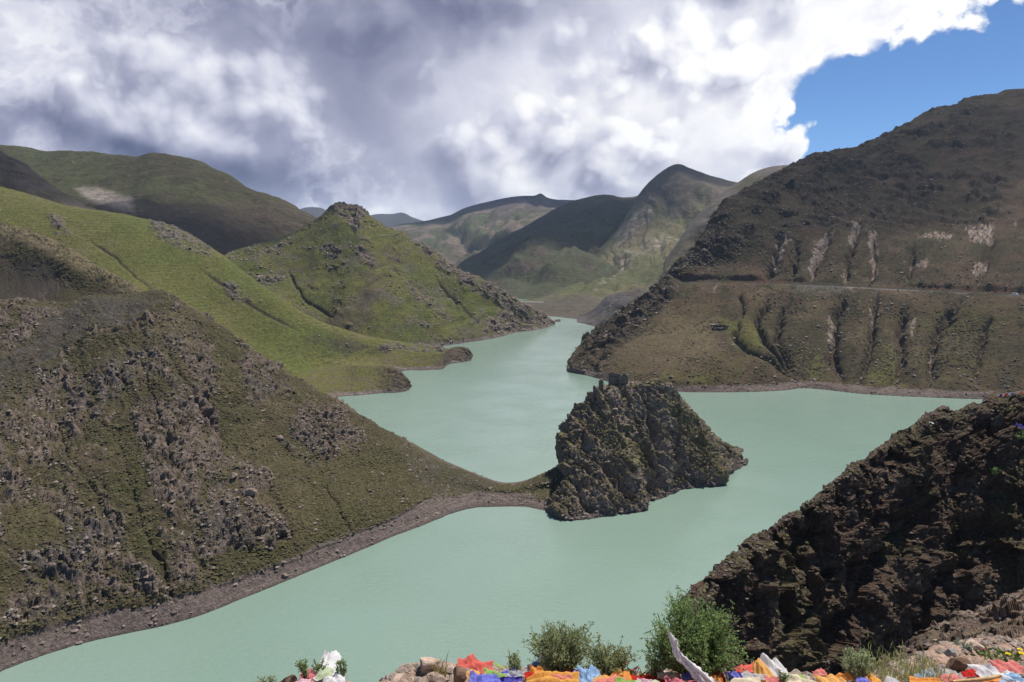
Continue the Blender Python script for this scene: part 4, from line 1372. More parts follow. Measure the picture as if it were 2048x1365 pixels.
SC1, SC2 = np.array([0.045, 0.044, 0.020]), np.array([0.078, 0.066, 0.034])
ST1, ST2 = np.array([0.15, 0.12, 0.10]), np.array([0.28, 0.23, 0.20])
scatter('scrub', 'A', 38000, lambda s: (1 - 0.75 * s['ctx']['rk']) * (1 - s['ctx']['bm']) * (1 - 0.7 * s['ctx']['sc']) * (0.4 + sstep(fbm(s['P'] / 12, 3), -0.3, 0.3)), (0.25, 0.75), SC1, SC2,
        'low scrub dotting the rocky hillside before the isthmus', 'scrub', M_SCRUB, seed=1)
scatter('loose_stones', 'A', 6500, lambda s: (0.1 + s['ctx']['rk'] + 0.25 * s['ctx']['bm']) * (0.15 + sstep(fbm(s['P'] / 9, 4, 0.6, off=4.0), 0.0, 0.4)), (0.10, 1.0), ST1 * 0.85, ST2 * 0.8,
        'loose pinkish stones littering the rocky hillside before the isthmus', 'stones', M_STONE, True, 0.7, 2)
scatter('scrub', 'F', 13000, lambda s: (1 - 0.9 * s['ctx']['bench']) * (1 - s['ctx']['bm']) * (0.1 + sstep(fbm(s['P'] / 50, 4, off=2.0), -0.1, 0.35)), (0.5, 1.5), SC1 * 0.75, SC2 * 0.7,
        'dark bushes dotting the gullied slope with the road', 'scrub', M_SCRUB, seed=3)
scatter('loose_stones', 'F', 7000, lambda s: (1 - s['ctx']['bench']) * (0.15 + s['ctx']['rk'] + s['ctx']['nar']), (0.3, 1.8), ST1 * 0.8, ST2 * 0.9,
        'boulders and stones strewn over the gullied slope with the road', 'stones', M_STONE, True, 0.7, 4)
scatter('scrub', 'H', 3500, lambda s: (1 - s['ctx']['bm']) * sstep(s['N'][:, 2], 0.3, 0.7), (0.25, 0.8), SC1 * 0.9, SC2, 'low scrub clinging to the craggy island', 'scrub', M_SCRUB, seed=5)
scatter('loose_stones', 'H', 1200, lambda s: 0.2 + s['ctx']['bm'], (0.2, 1.0), ST1 * 0.8, ST2 * 0.8, 'loose stones on the craggy island', 'stones', M_STONE, True, 0.7, 6)
scatter('loose_stones', 'C', 4200, lambda s: 0.08 + s['ctx']['rk'] + 0.5 * sstep(fbm(s['P'] / 40, 3), 0.0, 0.4), (0.4, 2.0), ST1, ST2, 'pale stones strewn on the green hill below the dark crag', 'stones', M_STONE, True, 0.6, 7)
scatter('loose_stones', 'B', 2600, lambda s: 0.02 + s['ctx']['rk'] + 0.6 * s['ctx']['bm'] + 0.1 * sstep(fbm(s['P'] / 30, 3), 0.2, 0.5), (0.3, 1.4), ST1, ST2, 'stones on the smooth green slope and its headlands', 'stones', M_STONE, True, 0.6, 8)
scatter('scrub', 'S', 3500, lambda s: 0.3 + sstep(fbm(s['P'] / 12, 3), -0.2, 0.3), (0.3, 0.8), SC1, SC2, 'low scrub dotting the tan gravelly shoulder', 'scrub', M_SCRUB, seed=9)
scatter('scrub', 'G', 7000, lambda s: 0.1 + sstep(fbm(s['P'] / 6, 3), -0.1, 0.4) * sstep(s['N'][:, 2], 0.1, 0.6), (0.05, 0.22), np.array([0.055, 0.048, 0.026]), np.array([0.10, 0.085, 0.05]), 'dry tufts growing over the dark steep spur', 'scrub', M_SCRUB, seed=10)
scatter('loose_stones', 'G', 4500, lambda s: 0.3 + sstep(s['N'][:, 2], 0.2, 0.6), (0.03, 0.24), ST1 * 0.55, ST2 * 0.6, 'broken stones lying on the dark steep spur', 'stones', M_STONE, True, 0.7, 11)
scatter('loose_stones', 'N', 1200, lambda s: 0.3 + sstep(s['N'][:, 2], 0.2, 0.6), (0.006, 0.045), ST1 * 0.9, ST2 * 0.9, 'rubble lying on the crumbling brown knoll', 'stones', M_STONE, True, 0.6, 12)
scatter('loose_stones', 'L', 3000, lambda s: (s['P'][:, 1] < 9) * 1.0, (0.006, 0.05), ST1 * 1.4, ST2 * 1.2, 'gravel and chips lying on the sandy ledge', 'stones', M_STONE, True, 0.5, 13)

# ------------------------------------------------------------------ mesh accumulator
class Acc:
    def __init__(self):
        self.v, self.q, self.t, self.c, self.n = [], [], [], [], 0

    def add(self, V, quads=None, tris=None, colr=None):
        V = np.asarray(V, float)
        if quads is not None and len(quads):
            self.q.append(np.asarray(quads) + self.n)
        if tris is not None and len(tris):
            self.t.append(np.asarray(tris) + self.n)
        self.v.append(V)
        self.c.append(np.broadcast_to(np.asarray(colr if colr is not None else (0.5, 0.5, 0.5), float), (len(V), 3)))
        self.n += len(V)

    def box(self, lo, hi):
        x0, y0, z0 = lo
        x1, y1, z1 = hi
        V = [(x0, y0, z0), (x1, y0, z0), (x1, y1, z0), (x0, y1, z0), (x0, y0, z1), (x1, y0, z1), (x1, y1, z1), (x0, y1, z1)]
        self.add(V, [(0, 3, 2, 1), (4, 5, 6, 7), (0, 1, 5, 4), (1, 2, 6, 5), (2, 3, 7, 6), (3, 0, 4, 7)])

    def tube(self, pts, rad, sides=5, colr=None):
        pts = np.asarray(pts, float)
        k = len(pts)
        rad = np.broadcast_to(np.asarray(rad, float), (k,))
        tg = np.gradient(pts, axis=0)
        tg /= np.linalg.norm(tg, axis=1)[:, None] + 1e-9
        ref = np.array([0.31, 0.17, 0.94]) if abs(tg[0, 2]) < 0.8 else np.array([0.9, 0.3, 0.1])
        s_ = np.cross(tg, ref)
        s_ /= np.linalg.norm(s_, axis=1)[:, None] + 1e-9
        u_ = np.cross(s_, tg)
        a = np.arange(sides) * 2 * math.pi / sides
        V = (pts[:, None] + rad[:, None, None] * (np.cos(a)[None, :, None] * s_[:, None] + np.sin(a)[None, :, None] * u_[:, None])).reshape(-1, 3)
        Q = [(i * sides + j, i * sides + (j + 1) % sides, (i + 1) * sides + (j + 1) % sides, (i + 1) * sides + j) for i in range(k - 1) for j in range(sides)]
        self.add(V, Q, None, colr)

    def mesh(self, name, smooth=True, colours=False):
        V = np.concatenate(self.v)
        me = mesh_np(name, V, np.concatenate(self.q) if self.q else None, np.concatenate(self.t) if self.t else None, smooth)
        if colours:
            set_col(me, np.concatenate(self.c))
        return me


def empty(name, loc, label, cat, group=None, rz=0.0):
    o = bpy.data.objects.new(name, None)
    col.objects.link(o)
    o.location = loc
    o.rotation_euler.z = rz
    o.empty_display_size = 0.2
    o['label'], o['category'] = label, cat
    if group:
        o['group'] = group
    return o


# ------------------------------------------------------------------ roads, guard wall, van
M_ROAD = simple_mat('road_surface', (0.22, 0.21, 0.20), scale=0.4, var=0.15)
M_CONC = simple_mat('pale_concrete', (0.42, 0.40, 0.38), scale=0.5, var=0.2)
M_STN = simple_mat('dark_drystone', (0.055, 0.048, 0.042), scale=1.5, var=0.4, bump=0.5, bdist=0.1)
tq = np.linspace(tF[5] + 0.002, tF[-2], 220)
ro, ri = catmull(rdF[0], rdF[1], tq), catmull(rd_in[0], rd_in[1], tq)
a_, b_ = ro * 0.78 + ri * 0.22, ro * 0.12 + ri * 0.88
a_[:, 2] += 0.25
b_[:, 2] += 0.28
obj('road', mesh_np('road', np.stack([a_, b_], 1).reshape(-1, 3), grid_quads(len(tq), 2)), M_ROAD, None, 'mountain road running level across the gullied slope', 'road', None, 'structure')
up = np.array([0, 0, 1.0])
M_BANK = simple_mat('road_spoil', (0.42, 0.38, 0.32), scale=0.25, var=0.4)
cdr = ro[:, :2] / np.linalg.norm(ro[:, :2], axis=1)[:, None]
out3 = np.concatenate([-cdr, np.zeros((len(ro), 1))], 1)
jit = (0.6 + 0.5 * fbm(ro / 14, 3))[:, None]
bank = np.stack([ro + out3 * 3.5 - up * (1.0 + 2.2 * jit), ro + out3 * 1.2 * jit - up * 0.3, a_ + up * 0.02, a_ - up * 0.4], 1)
obj('embankment', mesh_np('embankment', bank.reshape(-1, 3), grid_quads(len(tq), 4)), M_BANK, None, 'pale rubble bank holding up the mountain road', 'embankment', None, 'structure')
g0, g1 = ro * 0.84 + ri * 0.16, ro * 0.79 + ri * 0.21
ring = np.stack([g0 - up * 0.2, g0 + up * 0.75, g1 + up * 0.75, g1 - up * 0.2], 1)
obj('guard_wall', mesh_np('guard_wall', ring.reshape(-1, 3), grid_quads(len(tq), 4), smooth=False), M_CONC, None, 'low pale concrete guard wall along the road edge', 'wall')
fr = row(auto([(1040, 606, 1445), (1060, 606, 1432), (1095, 606.5, 1424), (1130, 608, 1416), (1165, 611, 1408), (1215, 613, 1402)]))
tq2 = np.linspace(1040, 1215, 60)
fp = catmull(fr[0], fr[1], tq2)
pr = np.stack([fp + np.array([0, -5, -4]), fp + np.array([0, -3, 1.6]), fp + np.array([0, 4, 1.6]), fp + np.array([0, 8, -4])], 1)
obj('road', mesh_np('road', pr.reshape(-1, 3), grid_quads(60, 4), smooth=False), M_CONC, None, 'far stretch of pale road on an embankment at the head of the lake', 'road', None, 'structure')

iv = int(np.argmin(np.abs(project(ro)[0] - 2028)))
vp = ro[iv] * 0.55 + ri[iv] * 0.45 + np.array([0, 0, 0.3])
dv = ro[iv + 1] - ro[iv - 1]
van = empty('parked_van', vp, 'small white van stopped on the road across the gullied slope', 'van', None, math.atan2(dv[1], dv[0]))
M_WHITE = simple_mat('white_paint', (0.75, 0.75, 0.74), rough=0.4, var=0.05)
M_GLASS = simple_mat('dark_glass', (0.02, 0.022, 0.025), rough=0.1, var=0.2, spec=0.5)
M_TYRE = simple_mat('tyre_rubber', (0.02, 0.02, 0.02), var=0.2)
prof = [(-2.4, 0.4), (2.3, 0.4), (2.4, 1.0), (1.7, 1.15), (1.1, 1.95), (-2.2, 2.0), (-2.4, 1.7)]
A_ = Acc()
k_ = len(prof)
V = [(x, y, z) for y in (-0.9, 0.9) for x, z in prof]
A_.add(V, [(i, (i + 1) % k_, k_ + (i + 1) % k_, k_ + i) for i in range(k_)], [(0, i + 1, i) for i in range(1, k_ - 1)] + [(k_, k_ + i, k_ + i + 1) for i in range(1, k_ - 1)])
obj('body', A_.mesh('van_body', False), M_WHITE, van)
A_ = Acc()
for sy in (-0.92, 0.90):
    A_.box((-2.0, sy, 1.25), (1.0, sy + 0.02, 1.8))
obj('side_window', A_.mesh('van_window', False), M_GLASS, van)
for wx in (-1.5, 1.5):
    for wy in (-0.85, 0.85):
        A_ = Acc()
        A_.tube([(wx, wy - 0.12, 0.35), (wx, wy + 0.12, 0.35)], 0.35, 12)
        a = np.arange(12) * math.pi / 6
        for yy in (-0.12, 0.12):
            A_.add(np.stack([wx + 0.35 * np.cos(a), np.full(12, wy + yy), 0.35 + 0.35 * np.sin(a)], 1), None, [(0, i, i + 1) for i in range(1, 11)])
        obj('wheel', A_.mesh('van_wheel', False), M_TYRE, van)

# ------------------------------------------------------------------ sheepfold and hut on the far slope
A_ = Acc()
pts = []
for th in np.linspace(math.radians(24), math.radians(350), 40):
    p, _ = pick('F', 1440 + 16 * math.cos(th), 657.5 + 3.6 * math.sin(th))
    pts.append(p)
pts = np.array(pts)
c0 = pts.mean(0)
outv = pts - c0
outv[:, 2] = 0
outv /= np.linalg.norm(outv, axis=1)[:, None]
hgt = 1.5 + 0.35 * rng.random(40)
rg = np.stack([pts - up * 0.8 + outv * 0.4, pts + up * hgt[:, None] + outv * 0.3, pts + up * hgt[:, None] - outv * 0.3, pts - up * 0.8 - outv * 0.4], 1)
obj('sheepfold', mesh_np('sheepfold', rg.reshape(-1, 3), grid_quads(40, 4), smooth=False), M_STN, None, 'oval drystone sheepfold on the grass under the road', 'sheepfold')
hp, _ = pick('F', 1426, 653)
hut = empty('stone_hut', hp, 'tiny flat roofed stone hut beside the sheepfold', 'hut')
A_ = Acc(); A_.box((-1.7, -1.3, -0.8), (1.7, 1.3, 1.6)); obj('wall', A_.mesh('hut_wall', False), M_STN, hut)
A_ = Acc(); A_.box((-1.9, -1.5, 1.6), (1.9, 1.5, 1.95)); obj('roof', A_.mesh('hut_roof', False), M_CONC, hut)
A_ = Acc(); A_.box((0.2, -1.34, 0.0), (0.9, -1.302, 1.35)); obj('door', A_.mesh('hut_door', False), M_GLASS, hut)

# ------------------------------------------------------------------ ruins on the island
M_RUIN = simple_mat('ruin_masonry', (0.115, 0.085, 0.070), scale=1.2, var=0.4, bump=0.8, bdist=0.15, c2=(0.16, 0.125, 0.105))


def ruin_wall(heights, cell, thick, seed, hole=None, base=-3.0):
    """a broken wall along x: ragged courses, an optional opening (i0, i1, z0, z1)"""
    r = np.random.default_rng(seed)
    a = Acc()
    L = len(heights) * cell
    for i, hh in enumerate(heights):
        j = r.uniform(-0.06, 0.06)
        x0, x1 = i * cell - L / 2, (i + 1) * cell - L / 2 - 0.004
        if hole and hole[0] <= i <= hole[1]:
            a.box((x0, -thick / 2 + j, base), (x1, thick / 2 + j, hole[2]))
            a.box((x0, -thick / 2 + j, hole[3]), (x1, thick / 2 + j, hh))
        else:
            a.box((x0, -thick / 2 + j, base), (x1, thick / 2 + j, hh))
    return a.mesh('ruin_wall', False)


def on_isle(px, py):
    p, _ = pick('H', px, py)
    return p


rb = on_isle(1232, 770) + np.array([0, -1.0, 1.0])
rh = empty('ruined_house', rb, 'roofless stone house ruin with broken walls on the island summit', 'ruin', None, math.radians(8))
obj('front_wall', ruin_wall([5.6, 5.9, 4.6, 4.4, 5.2, 5.3, 5.0, 4.8, 4.9, 4.0, 2.8], 0.55, 0.7, 1, (3, 4, 2.4, 3.6)), M_RUIN, rh)
w_ = obj('side_wall', ruin_wall([4.6, 4.8, 5.0, 5.4, 5.2, 3.9, 3.2], 0.55, 0.6, 2), M_RUIN, rh)
w_.location, w_.rotation_euler.z = (-2.7, 2.2, 0), math.pi / 2
w_ = obj('back_wall', ruin_wall([3.8, 4.2, 4.4, 5.0, 4.6, 4.6, 3.9, 3.2, 3.0, 2.6], 0.55, 0.6, 3), M_RUIN, rh)
w_.location = (0.2, 4.2, 0)
rb2 = on_isle(1247, 767) + np.array([0, -0.4, 0.6])
rw = empty('ruined_gable', rb2, 'pointed gable wall ruin beside the roofless house on the island', 'ruin', None, math.radians(-6))
obj('gable_wall', ruin_wall([2.2, 2.8, 3.4, 4.0, 4.8, 4.9, 4.2, 3.6, 3.6], 0.5, 0.7, 4), M_RUIN, rw)
obj('rear_wall', ruin_wall([2.0, 2.6, 3.0, 2.8, 2.4], 0.5, 0.6, 5), M_RUIN, rw).location = (0.6, 2.6, 0)
rb3 = at(1202, 770, on_isle(1202, 778)[1] - 1)
o_ = obj('ruined_tower', ruin_wall([2.3, 2.7, 2.6, 2.4], 0.55, 1.4, 6), M_RUIN, None, 'stub of a square stone tower left of the roofless house on the island', 'ruin')
o_.location = rb3
rb4 = at(1189, 780, on_isle(1189, 787)[1] - 1)
o_ = obj('ruined_wall', ruin_wall([2.0, 2.2, 1.5], 0.5, 1.0, 7), M_RUIN, None, 'lowest broken wall stump at the cliff edge of the island', 'ruin')
o_.location = rb4

# ------------------------------------------------------------------ boulders
M_BLD = simple_mat('boulder_rock', (0.19, 0.145, 0.120), scale=0.8, var=0.35, bump=0.8, bdist=0.15, c2=(0.23, 0.17, 0.14))
M_TAN = simple_mat('tan_rock', (0.36, 0.25, 0.185), scale=9, var=0.3, bump=0.8, bdist=0.02, c2=(0.42, 0.33, 0.27))
M_BRN = simple_mat('brown_rock', (0.17, 0.105, 0.07), scale=9, var=0.4, bump=0.8, bdist=0.02)
M_SLATE = simple_mat('grey_slab', (0.26, 0.24, 0.22), scale=7, var=0.3, bump=0.6, bdist=0.015)


def ico(sub):
    import bmesh
    bm = bmesh.new()
    bmesh.ops.create_icosphere(bm, subdivisions=sub, radius=1.0)
    V = np.array([v.co[:] for v in bm.verts])
    T = np.array([[v.index for v in f.verts] for f in bm.faces])
    bm.free()
    return V, T


ICO = ico(4)


def rock_mesh(name, sx, sy, sz, seed, cuts=9, rough=0.06, smooth=False):
    r = np.random.default_rng(seed)
    V = ICO[0].copy()
    for i in range(cuts):
        nrm = r.normal(size=3)
        nrm /= np.linalg.norm(nrm)
        lim = r.uniform(0.5, 0.8)
        d = V @ nrm
        V -= np.maximum(d - lim, 0)[:, None] * nrm
    V *= 1 + rough * fbm(V * 2.2 + seed * 3.1, 4)[:, None] + rough * 0.5 * ridged(V * 5 + seed, 3)[:, None]
    V *= np.array([sx, sy, sz])
    return mesh_np(name, V, None, ICO[1], smooth)


for i, (px, py, s_, lab) in enumerate([
        (500, 990, 2.3, 'large round reddish boulder standing alone amid the rocky hillside'), (466, 955, 1.6, 'pinkish upright block uphill from the large round boulder'),
        (492, 1010, 1.0, 'grey boulder just below the large round boulder'), (570, 1155, 1.2, 'single dark boulder on the bare beach near the waterline'),
        (805, 1005, 0.8, 'lone boulder at the lower edge of the grassy hillside'), (560, 880, 1.6, 'rounded boulder under the dark outcrop of the rocky hillside'),
        (820, 888, 1.1, 'dark boulder perched on the skyline ridge above the isthmus'), (853, 938, 1.0, 'dark boulder lying on the grey scree above the isthmus')]):
    p, nrm = pick('A', px, py)
    o_ = obj('boulder', rock_mesh('boulder', s_ * 1.15, s_, s_ * 0.9, 20 + i), M_BLD, None, lab, 'boulder', None)
    o_.location = p + np.array([0, 0, s_ * 0.35])
    o_.rotation_euler.z = i * 1.3

# ------------------------------------------------------------------ foreground rocks
def fg(px, py, d):
    return at(px, py, d)


def scr(w, d):
    return w / F * d


def put_rock(x0, x1, y0, y1, d, mat, seed, lab, name='rock', dep=0.8, cuts=9):
    w, h = scr(x1 - x0, d), scr(y1 - y0, d)
    o = obj(name, rock_mesh(name, w * 0.62, w * 0.62 * dep, h * 0.75, seed, cuts), mat, None, lab, 'rock')
    o.location = fg((x0 + x1) / 2, (y0 + y1) / 2 + (y1 - y0) * 0.1, d)
    o.rotation_euler.z = seed * 0.7
    return o


put_rock(832, 884, 1314, 1350, 6.1, M_TAN, 41, 'tall tan boulder at the ledge edge beside the grass tuft', 'boulder')
put_rock(772, 828, 1344, 1385, 5.9, M_TAN, 42, 'rusty tan boulder at the outer end of the ledge', 'boulder')
put_rock(878, 912, 1330, 1352, 6.15, M_TAN, 47, 'low pinkish rock between the grass tuft and the coral red cloth', 'rock')
put_rock(902, 936, 1336, 1362, 5.85, M_BRN, 43, 'dark brown angular rock under the coral red cloth')
put_rock(858, 900, 1350, 1372, 5.7, M_TAN, 48, 'flat sandy rock below the grass tuft')
put_rock(558, 596, 1350, 1385, 5.9, M_BRN, 44, 'brown rock half hidden behind the dusty pink cloth')
put_rock(1888, 1938, 1312, 1348, 6.4, M_BRN, 45, 'big brown slab rock tilted on the sandy ledge', 'rock_slab', 0.7, 12)
put_rock(1925, 1975, 1284, 1302, 7.4, M_TAN, 46, 'flat pale sandstone slab lying on the sandy ground', 'rock_slab', 0.9, 12)
for i, (x, y, w) in enumerate([(1905, 1348, 22), (1880, 1345, 16), (1928, 1352, 18), (1950, 1340, 20), (1862, 1328, 15), (1978, 1338, 18), (1845, 1322, 14), (1900, 1303, 14)]):
    o_ = put_rock(x - w, x + w, y - 6, y + 7, 6.3 if y > 1330 else 6.8, M_SLATE, 60 + i, 'small grey shale slab lying flat near the tilted brown slab', 'shale_slab', 0.8, 12)
    o_['group'] = 'shale slabs around the tilted brown rock'

# ------------------------------------------------------------------ cloths
def cloth_mat(name, c, print_=0.0, pc=(0.1, 0.1, 0.1), scale=60):
    m = bpy.data.materials.new(name)
    m.use_nodes = True
    kk = NT(m.node_tree)
    bb = m.node_tree.nodes['Principled BSDF']
    t_ = kk.node('ShaderNodeTexCoord')
    nz = kk.noise(t_.outputs['Object'], 9, 4, 0.6)
    base = kk.mix(kk.ss(nz.outputs['Fac'], 0.3, 0.7), tuple(v * 0.85 for v in c), tuple(min(0.9, v * 1.08) for v in c))
    if print_:
        n2 = kk.noise(kk.vm('MULTIPLY', t_.outputs['Object'], (1, 2.2, 2.2)), scale, 2, 0.6)
        base = kk.mix(kk.m('MULTIPLY', kk.ss(n2.outputs['Fac'], 0.55, 0.62), print_), base, pc)
    wv_ = kk.node('ShaderNodeTexWave')
    wv_.inputs['Scale'].default_value = 160
    kk.put(wv_.inputs['Vector'], t_.outputs['Object'])
    bn_ = kk.node('ShaderNodeBump')
    bn_.inputs['Strength'].default_value = 0.15
    bn_.inputs['Distance'].default_value = 0.002
    kk.put(bn_.inputs['Height'], wv_.outputs['Fac'])
    kk.put(bb.inputs['Normal'], bn_.outputs[0])
    kk.put(bb.inputs['Base Color'], base)
    bb.inputs['Roughness'].default_value = 0.8
    bb.inputs['Specular IOR Level'].default_value = 0.15
    tr = kk.node('ShaderNodeBsdfTranslucent')
    kk.put(tr.inputs[0], base)
    mx = kk.node('ShaderNodeMixShader')
    mx.inputs[0].default_value = 0.42
    m.node_tree.links.new(bb.outputs[0], mx.inputs[1])
    m.node_tree.links.new(tr.outputs[0], mx.inputs[2])
    m.node_tree.links.new(mx.outputs[0], m.node_tree.nodes['Material Output'].inputs[0])
    return m


CM = {
    'coral': cloth_mat('coral_cloth', (0.72, 0.16, 0.13)), 'red': cloth_mat('red_cloth', (0.55, 0.03, 0.02)), 'salmon': cloth_mat('salmon_cloth', (0.72, 0.22, 0.20), 0.5, (0.6, 0.5, 0.5)),
    'orange': cloth_mat('orange_cloth', (0.80, 0.33, 0.08)), 'yellow': cloth_mat('yellow_cloth', (0.80, 0.42, 0.10), 0.8, (0.40, 0.15, 0.03)), 'amber': cloth_mat('amber_cloth', (0.78, 0.45, 0.15)),
    'blue': cloth_mat('blue_cloth', (0.10, 0.09, 0.50)), 'violet': cloth_mat('violet_cloth', (0.20, 0.22, 0.70)), 'navy': cloth_mat('navy_cloth', (0.04, 0.035, 0.22)),
    'skyblue': cloth_mat('sky_cloth', (0.32, 0.50, 0.72)), 'print': cloth_mat('print_cloth', (0.45, 0.55, 0.72), 0.9, (0.10, 0.16, 0.38), 45), 'slate': cloth_mat('slate_cloth', (0.10, 0.19, 0.36), 0.6, (0.5, 0.56, 0.66), 50),
    'green': cloth_mat('green_cloth', (0.33, 0.50, 0.14)), 'palegreen': cloth_mat('palegreen_cloth', (0.52, 0.60, 0.42)), 'white': cloth_mat('white_cloth', (0.76, 0.76, 0.78)),
    'grey': cloth_mat('grey_cloth', (0.50, 0.50, 0.52)), 'pink': cloth_mat('pink_cloth', (0.66, 0.20, 0.24)), 'palepink': cloth_mat('palepink_cloth', (0.78, 0.52, 0.60)), 'cream': cloth_mat('cream_cloth', (0.74, 0.66, 0.50)),
}


def cloth(x0, x1, y0, y1, d, mat, lab, seed, name='flag_cloth', peak=0.5, lean=0.0, rough=1.0, dep=0.34, group=None, stand=False):
    """a cast-off flag lying in a heap: a crumpled sheet with folds, over its own footprint"""
    r = np.random.default_rng(seed)
    nu_, nv_ = 44, 40
    w, h = scr(x1 - x0, d), scr(y1 - y0, d)
    u, v = np.meshgrid(np.linspace(-1, 1, nu_), np.linspace(0, 1, nv_))
    P = np.stack([u.ravel() * 1.3, v.ravel() * 1.3, np.full(u.size, seed * 1.7)], 1)
    f1 = fbm(P * 1.4, 3).reshape(u.shape)
    f2 = ridged(P * 2.1, 3).reshape(u.shape)
    ang = r.uniform(0, 3.1)
    folds = np.sin((u * math.cos(ang) * 2.2 + v * math.sin(ang) * 3) * r.uniform(2.5, 4.5) + 2 * f1 + seed)
    uu = u + 0.25 * f1
    pc_ = 2 * peak - 1
    pu = 1 - np.abs(np.where(uu > pc_, (uu - pc_) / (1.25 - pc_), (pc_ - uu) / (1.25 + pc_)))**1.7
    pu = np.clip(pu, 0, 1) * (0.85 + 0.15 * f2)
    pv = np.sin(np.clip(v * 1.25, 0, 1) * math.pi * 0.58)
    hh = max(h, 0.05)
    if stand:
        z = hh * (0.52 * pu * pv + 0.08 * folds * pv + 0.2 * f1) - hh * 0.1
    else:
        dep = hh / 0.66
        z = hh * (0.30 * pu * pv + 0.10 * folds * (0.4 + 0.6 * pv) + 0.22 * f1 + 0.07 * f2) + 0.01
    skew = 1 + 0.15 * fbm(P * 0.5 + 5, 2).reshape(u.shape)
    x = u * w / 2 * skew + lean * w * v + 0.012 * w * folds + 0.10 * w * fbm(P * 0.6 + 9, 2).reshape(u.shape)
    y = v * dep * (1 + 0.18 * f1 + 0.35 * u * math.sin(seed)) + dep * 0.12 * np.sin(u * 2.5 + seed)
    V = np.stack([x, y, z], 2).reshape(-1, 3)
    o = obj(name, mesh_np(name, V, grid_quads(nv_, nu_)), mat, None, lab, 'cloth', group)
    o.location = fg((x0 + x1) / 2, y1 + 5, d)
    return o


FGD = 5.75
CL = [  # x0 x1 y0 y1 depth material label peak
    (592, 634, 1337, 1366, 5.9, 'pink', 'dusty pink cloth heaped against the white bundle on the ledge end', .6),
    (625, 668, 1324, 1350, 5.95, 'white', 'crumpled white cloth bundle caught on the small leafy twigs', .45),
    (630, 662, 1334, 1356, 5.85, 'palegreen', 'pale green cloth tucked into the white bundle', .5),
    (642, 688, 1346, 1368, 5.75, 'white', 'loose white cloth tail below the pale green tuck', .4),
    (585, 615, 1358, 1374, 5.6, 'palepink', 'pale pink cloth scrap under the dusty pink heap', .5),
    (912, 992, 1314, 1346, 6.05, 'coral', 'coral red ribbed cloth draped over the rocks', .45),
    (985, 1034, 1329, 1350, 6.1, 'green', 'lime green flag spread flat behind the deep blue flag', .5),
    (936, 1004, 1345, 1376, 5.6, 'violet', 'violet blue flag lying before the dark brown rock', .5),
    (984, 1048, 1339, 1364, 5.75, 'blue', 'deep blue crumpled flag beside the thin shrub', .6),
    (1048, 1134, 1318, 1350, 6.0, 'slate', 'slate blue printed flag humped below the spreading shrub', .55),
    (1046, 1164, 1344, 1380, 5.55, 'yellow', 'big yellow printed flag spread over the ledge', .35),
    (1056, 1098, 1330, 1350, 5.85, 'orange', 'bright orange flag crest rising behind the yellow printed flag', .5),
    (1110, 1184, 1334, 1356, 5.9, 'red', 'dark red flag rolled behind the light blue flag', .7),
    (1158, 1208, 1333, 1376, 5.6, 'skyblue', 'light blue flag folded into a tall crease', .6),
    (1186, 1262, 1352, 1380, 5.45, 'salmon', 'salmon pink flag lying in front of the orange fold', .5),
    (1204, 1264, 1343, 1366, 5.75, 'orange', 'orange fold of cloth behind the salmon pink flag', .4),
    (1255, 1365, 1346, 1366, 5.85, 'red', 'long dark red sash stretched toward the big bush', .6),
    (1265, 1330, 1360, 1382, 5.4, 'palegreen', 'pale green flag lying below the dark red sash', .5),
    (1330, 1420, 1358, 1384, 5.4, 'pink', 'rose pink flag lying under the white scarf', .5),
    (1428, 1456, 1320, 1362, 5.75, 'red', 'scarlet flag bulging upright beside the big bush', .5),
    (1452, 1532, 1343, 1364, 5.8, 'navy', 'navy blue flag strip between scarlet and orange flags', .3),
    (1476, 1532, 1326, 1360, 5.95, 'coral', 'coral flag with white blotches behind the navy strip', .35),
    (1456, 1530, 1355, 1380, 5.45, 'cream', 'cream flag lying in front of the navy strip', .5),
    (1526, 1566, 1336, 1380, 5.6, 'amber', 'amber flag standing in a pointed fold', .35),
    (1548, 1594, 1334, 1370, 5.75, 'white', 'white flag propped up behind the amber fold', .6),
    (1585, 1645, 1354, 1380, 5.5, 'cream', 'cream white flag lying low past the amber fold', .4),
    (1648, 1704, 1350, 1380, 5.5, 'amber', 'amber flag lying at the foot of the pale green shrub', .5),
    (1734, 1774, 1346, 1378, 5.55, 'yellow', 'yellow flag rolled in a bundle by the pale green shrub', .5),
    (1765, 1810, 1356, 1380, 5.5, 'grey', 'grey white scrap lying in the grass', .5),
    (1846, 1898, 1340, 1376, 5.7, 'print', 'blue and white printed flag seen through the grass', .4),
    (1932, 1992, 1342, 1372, 5.75, 'grey', 'grey white flag spread flat beside the wooden stick', .6),
    (1984, 2060, 1330, 1380, 5.6, 'white', 'large white flag hanging in a smooth fold', .5),
    (1998, 2062, 1318, 1346, 5.85, 'salmon', 'salmon pink flag behind the large white flag', .5),
    (1994, 2026, 1360, 1376, 5.35, 'skyblue', 'sky blue scrap under the large white flag', .5),
]
for i, (x0, x1, y0, y1, d, m_, lab, pk) in enumerate(CL):
    cloth(x0, x1, y0, y1, d, CM[m_], lab, 300 + i, peak=pk, stand=any(w_ in lab for w_ in ('white cloth bundle', 'upright', 'pointed', 'propped', 'humped')))

r_ = np.random.default_rng(5)
names_ = {'white': 'white', 'grey': 'grey white', 'salmon': 'salmon', 'orange': 'orange', 'violet': 'violet', 'green': 'lime green', 'red': 'red', 'skyblue': 'light blue', 'cream': 'cream', 'palepink': 'pale pink', 'amber': 'amber'}
used_ = set()


def short(lab):
    w_ = []
    for q in lab.split():
        w_.append(q)
        if q in ('flag', 'cloth', 'bundle', 'sash', 'fold', 'scrap', 'tail'):
            break
    return ' '.join(w_)


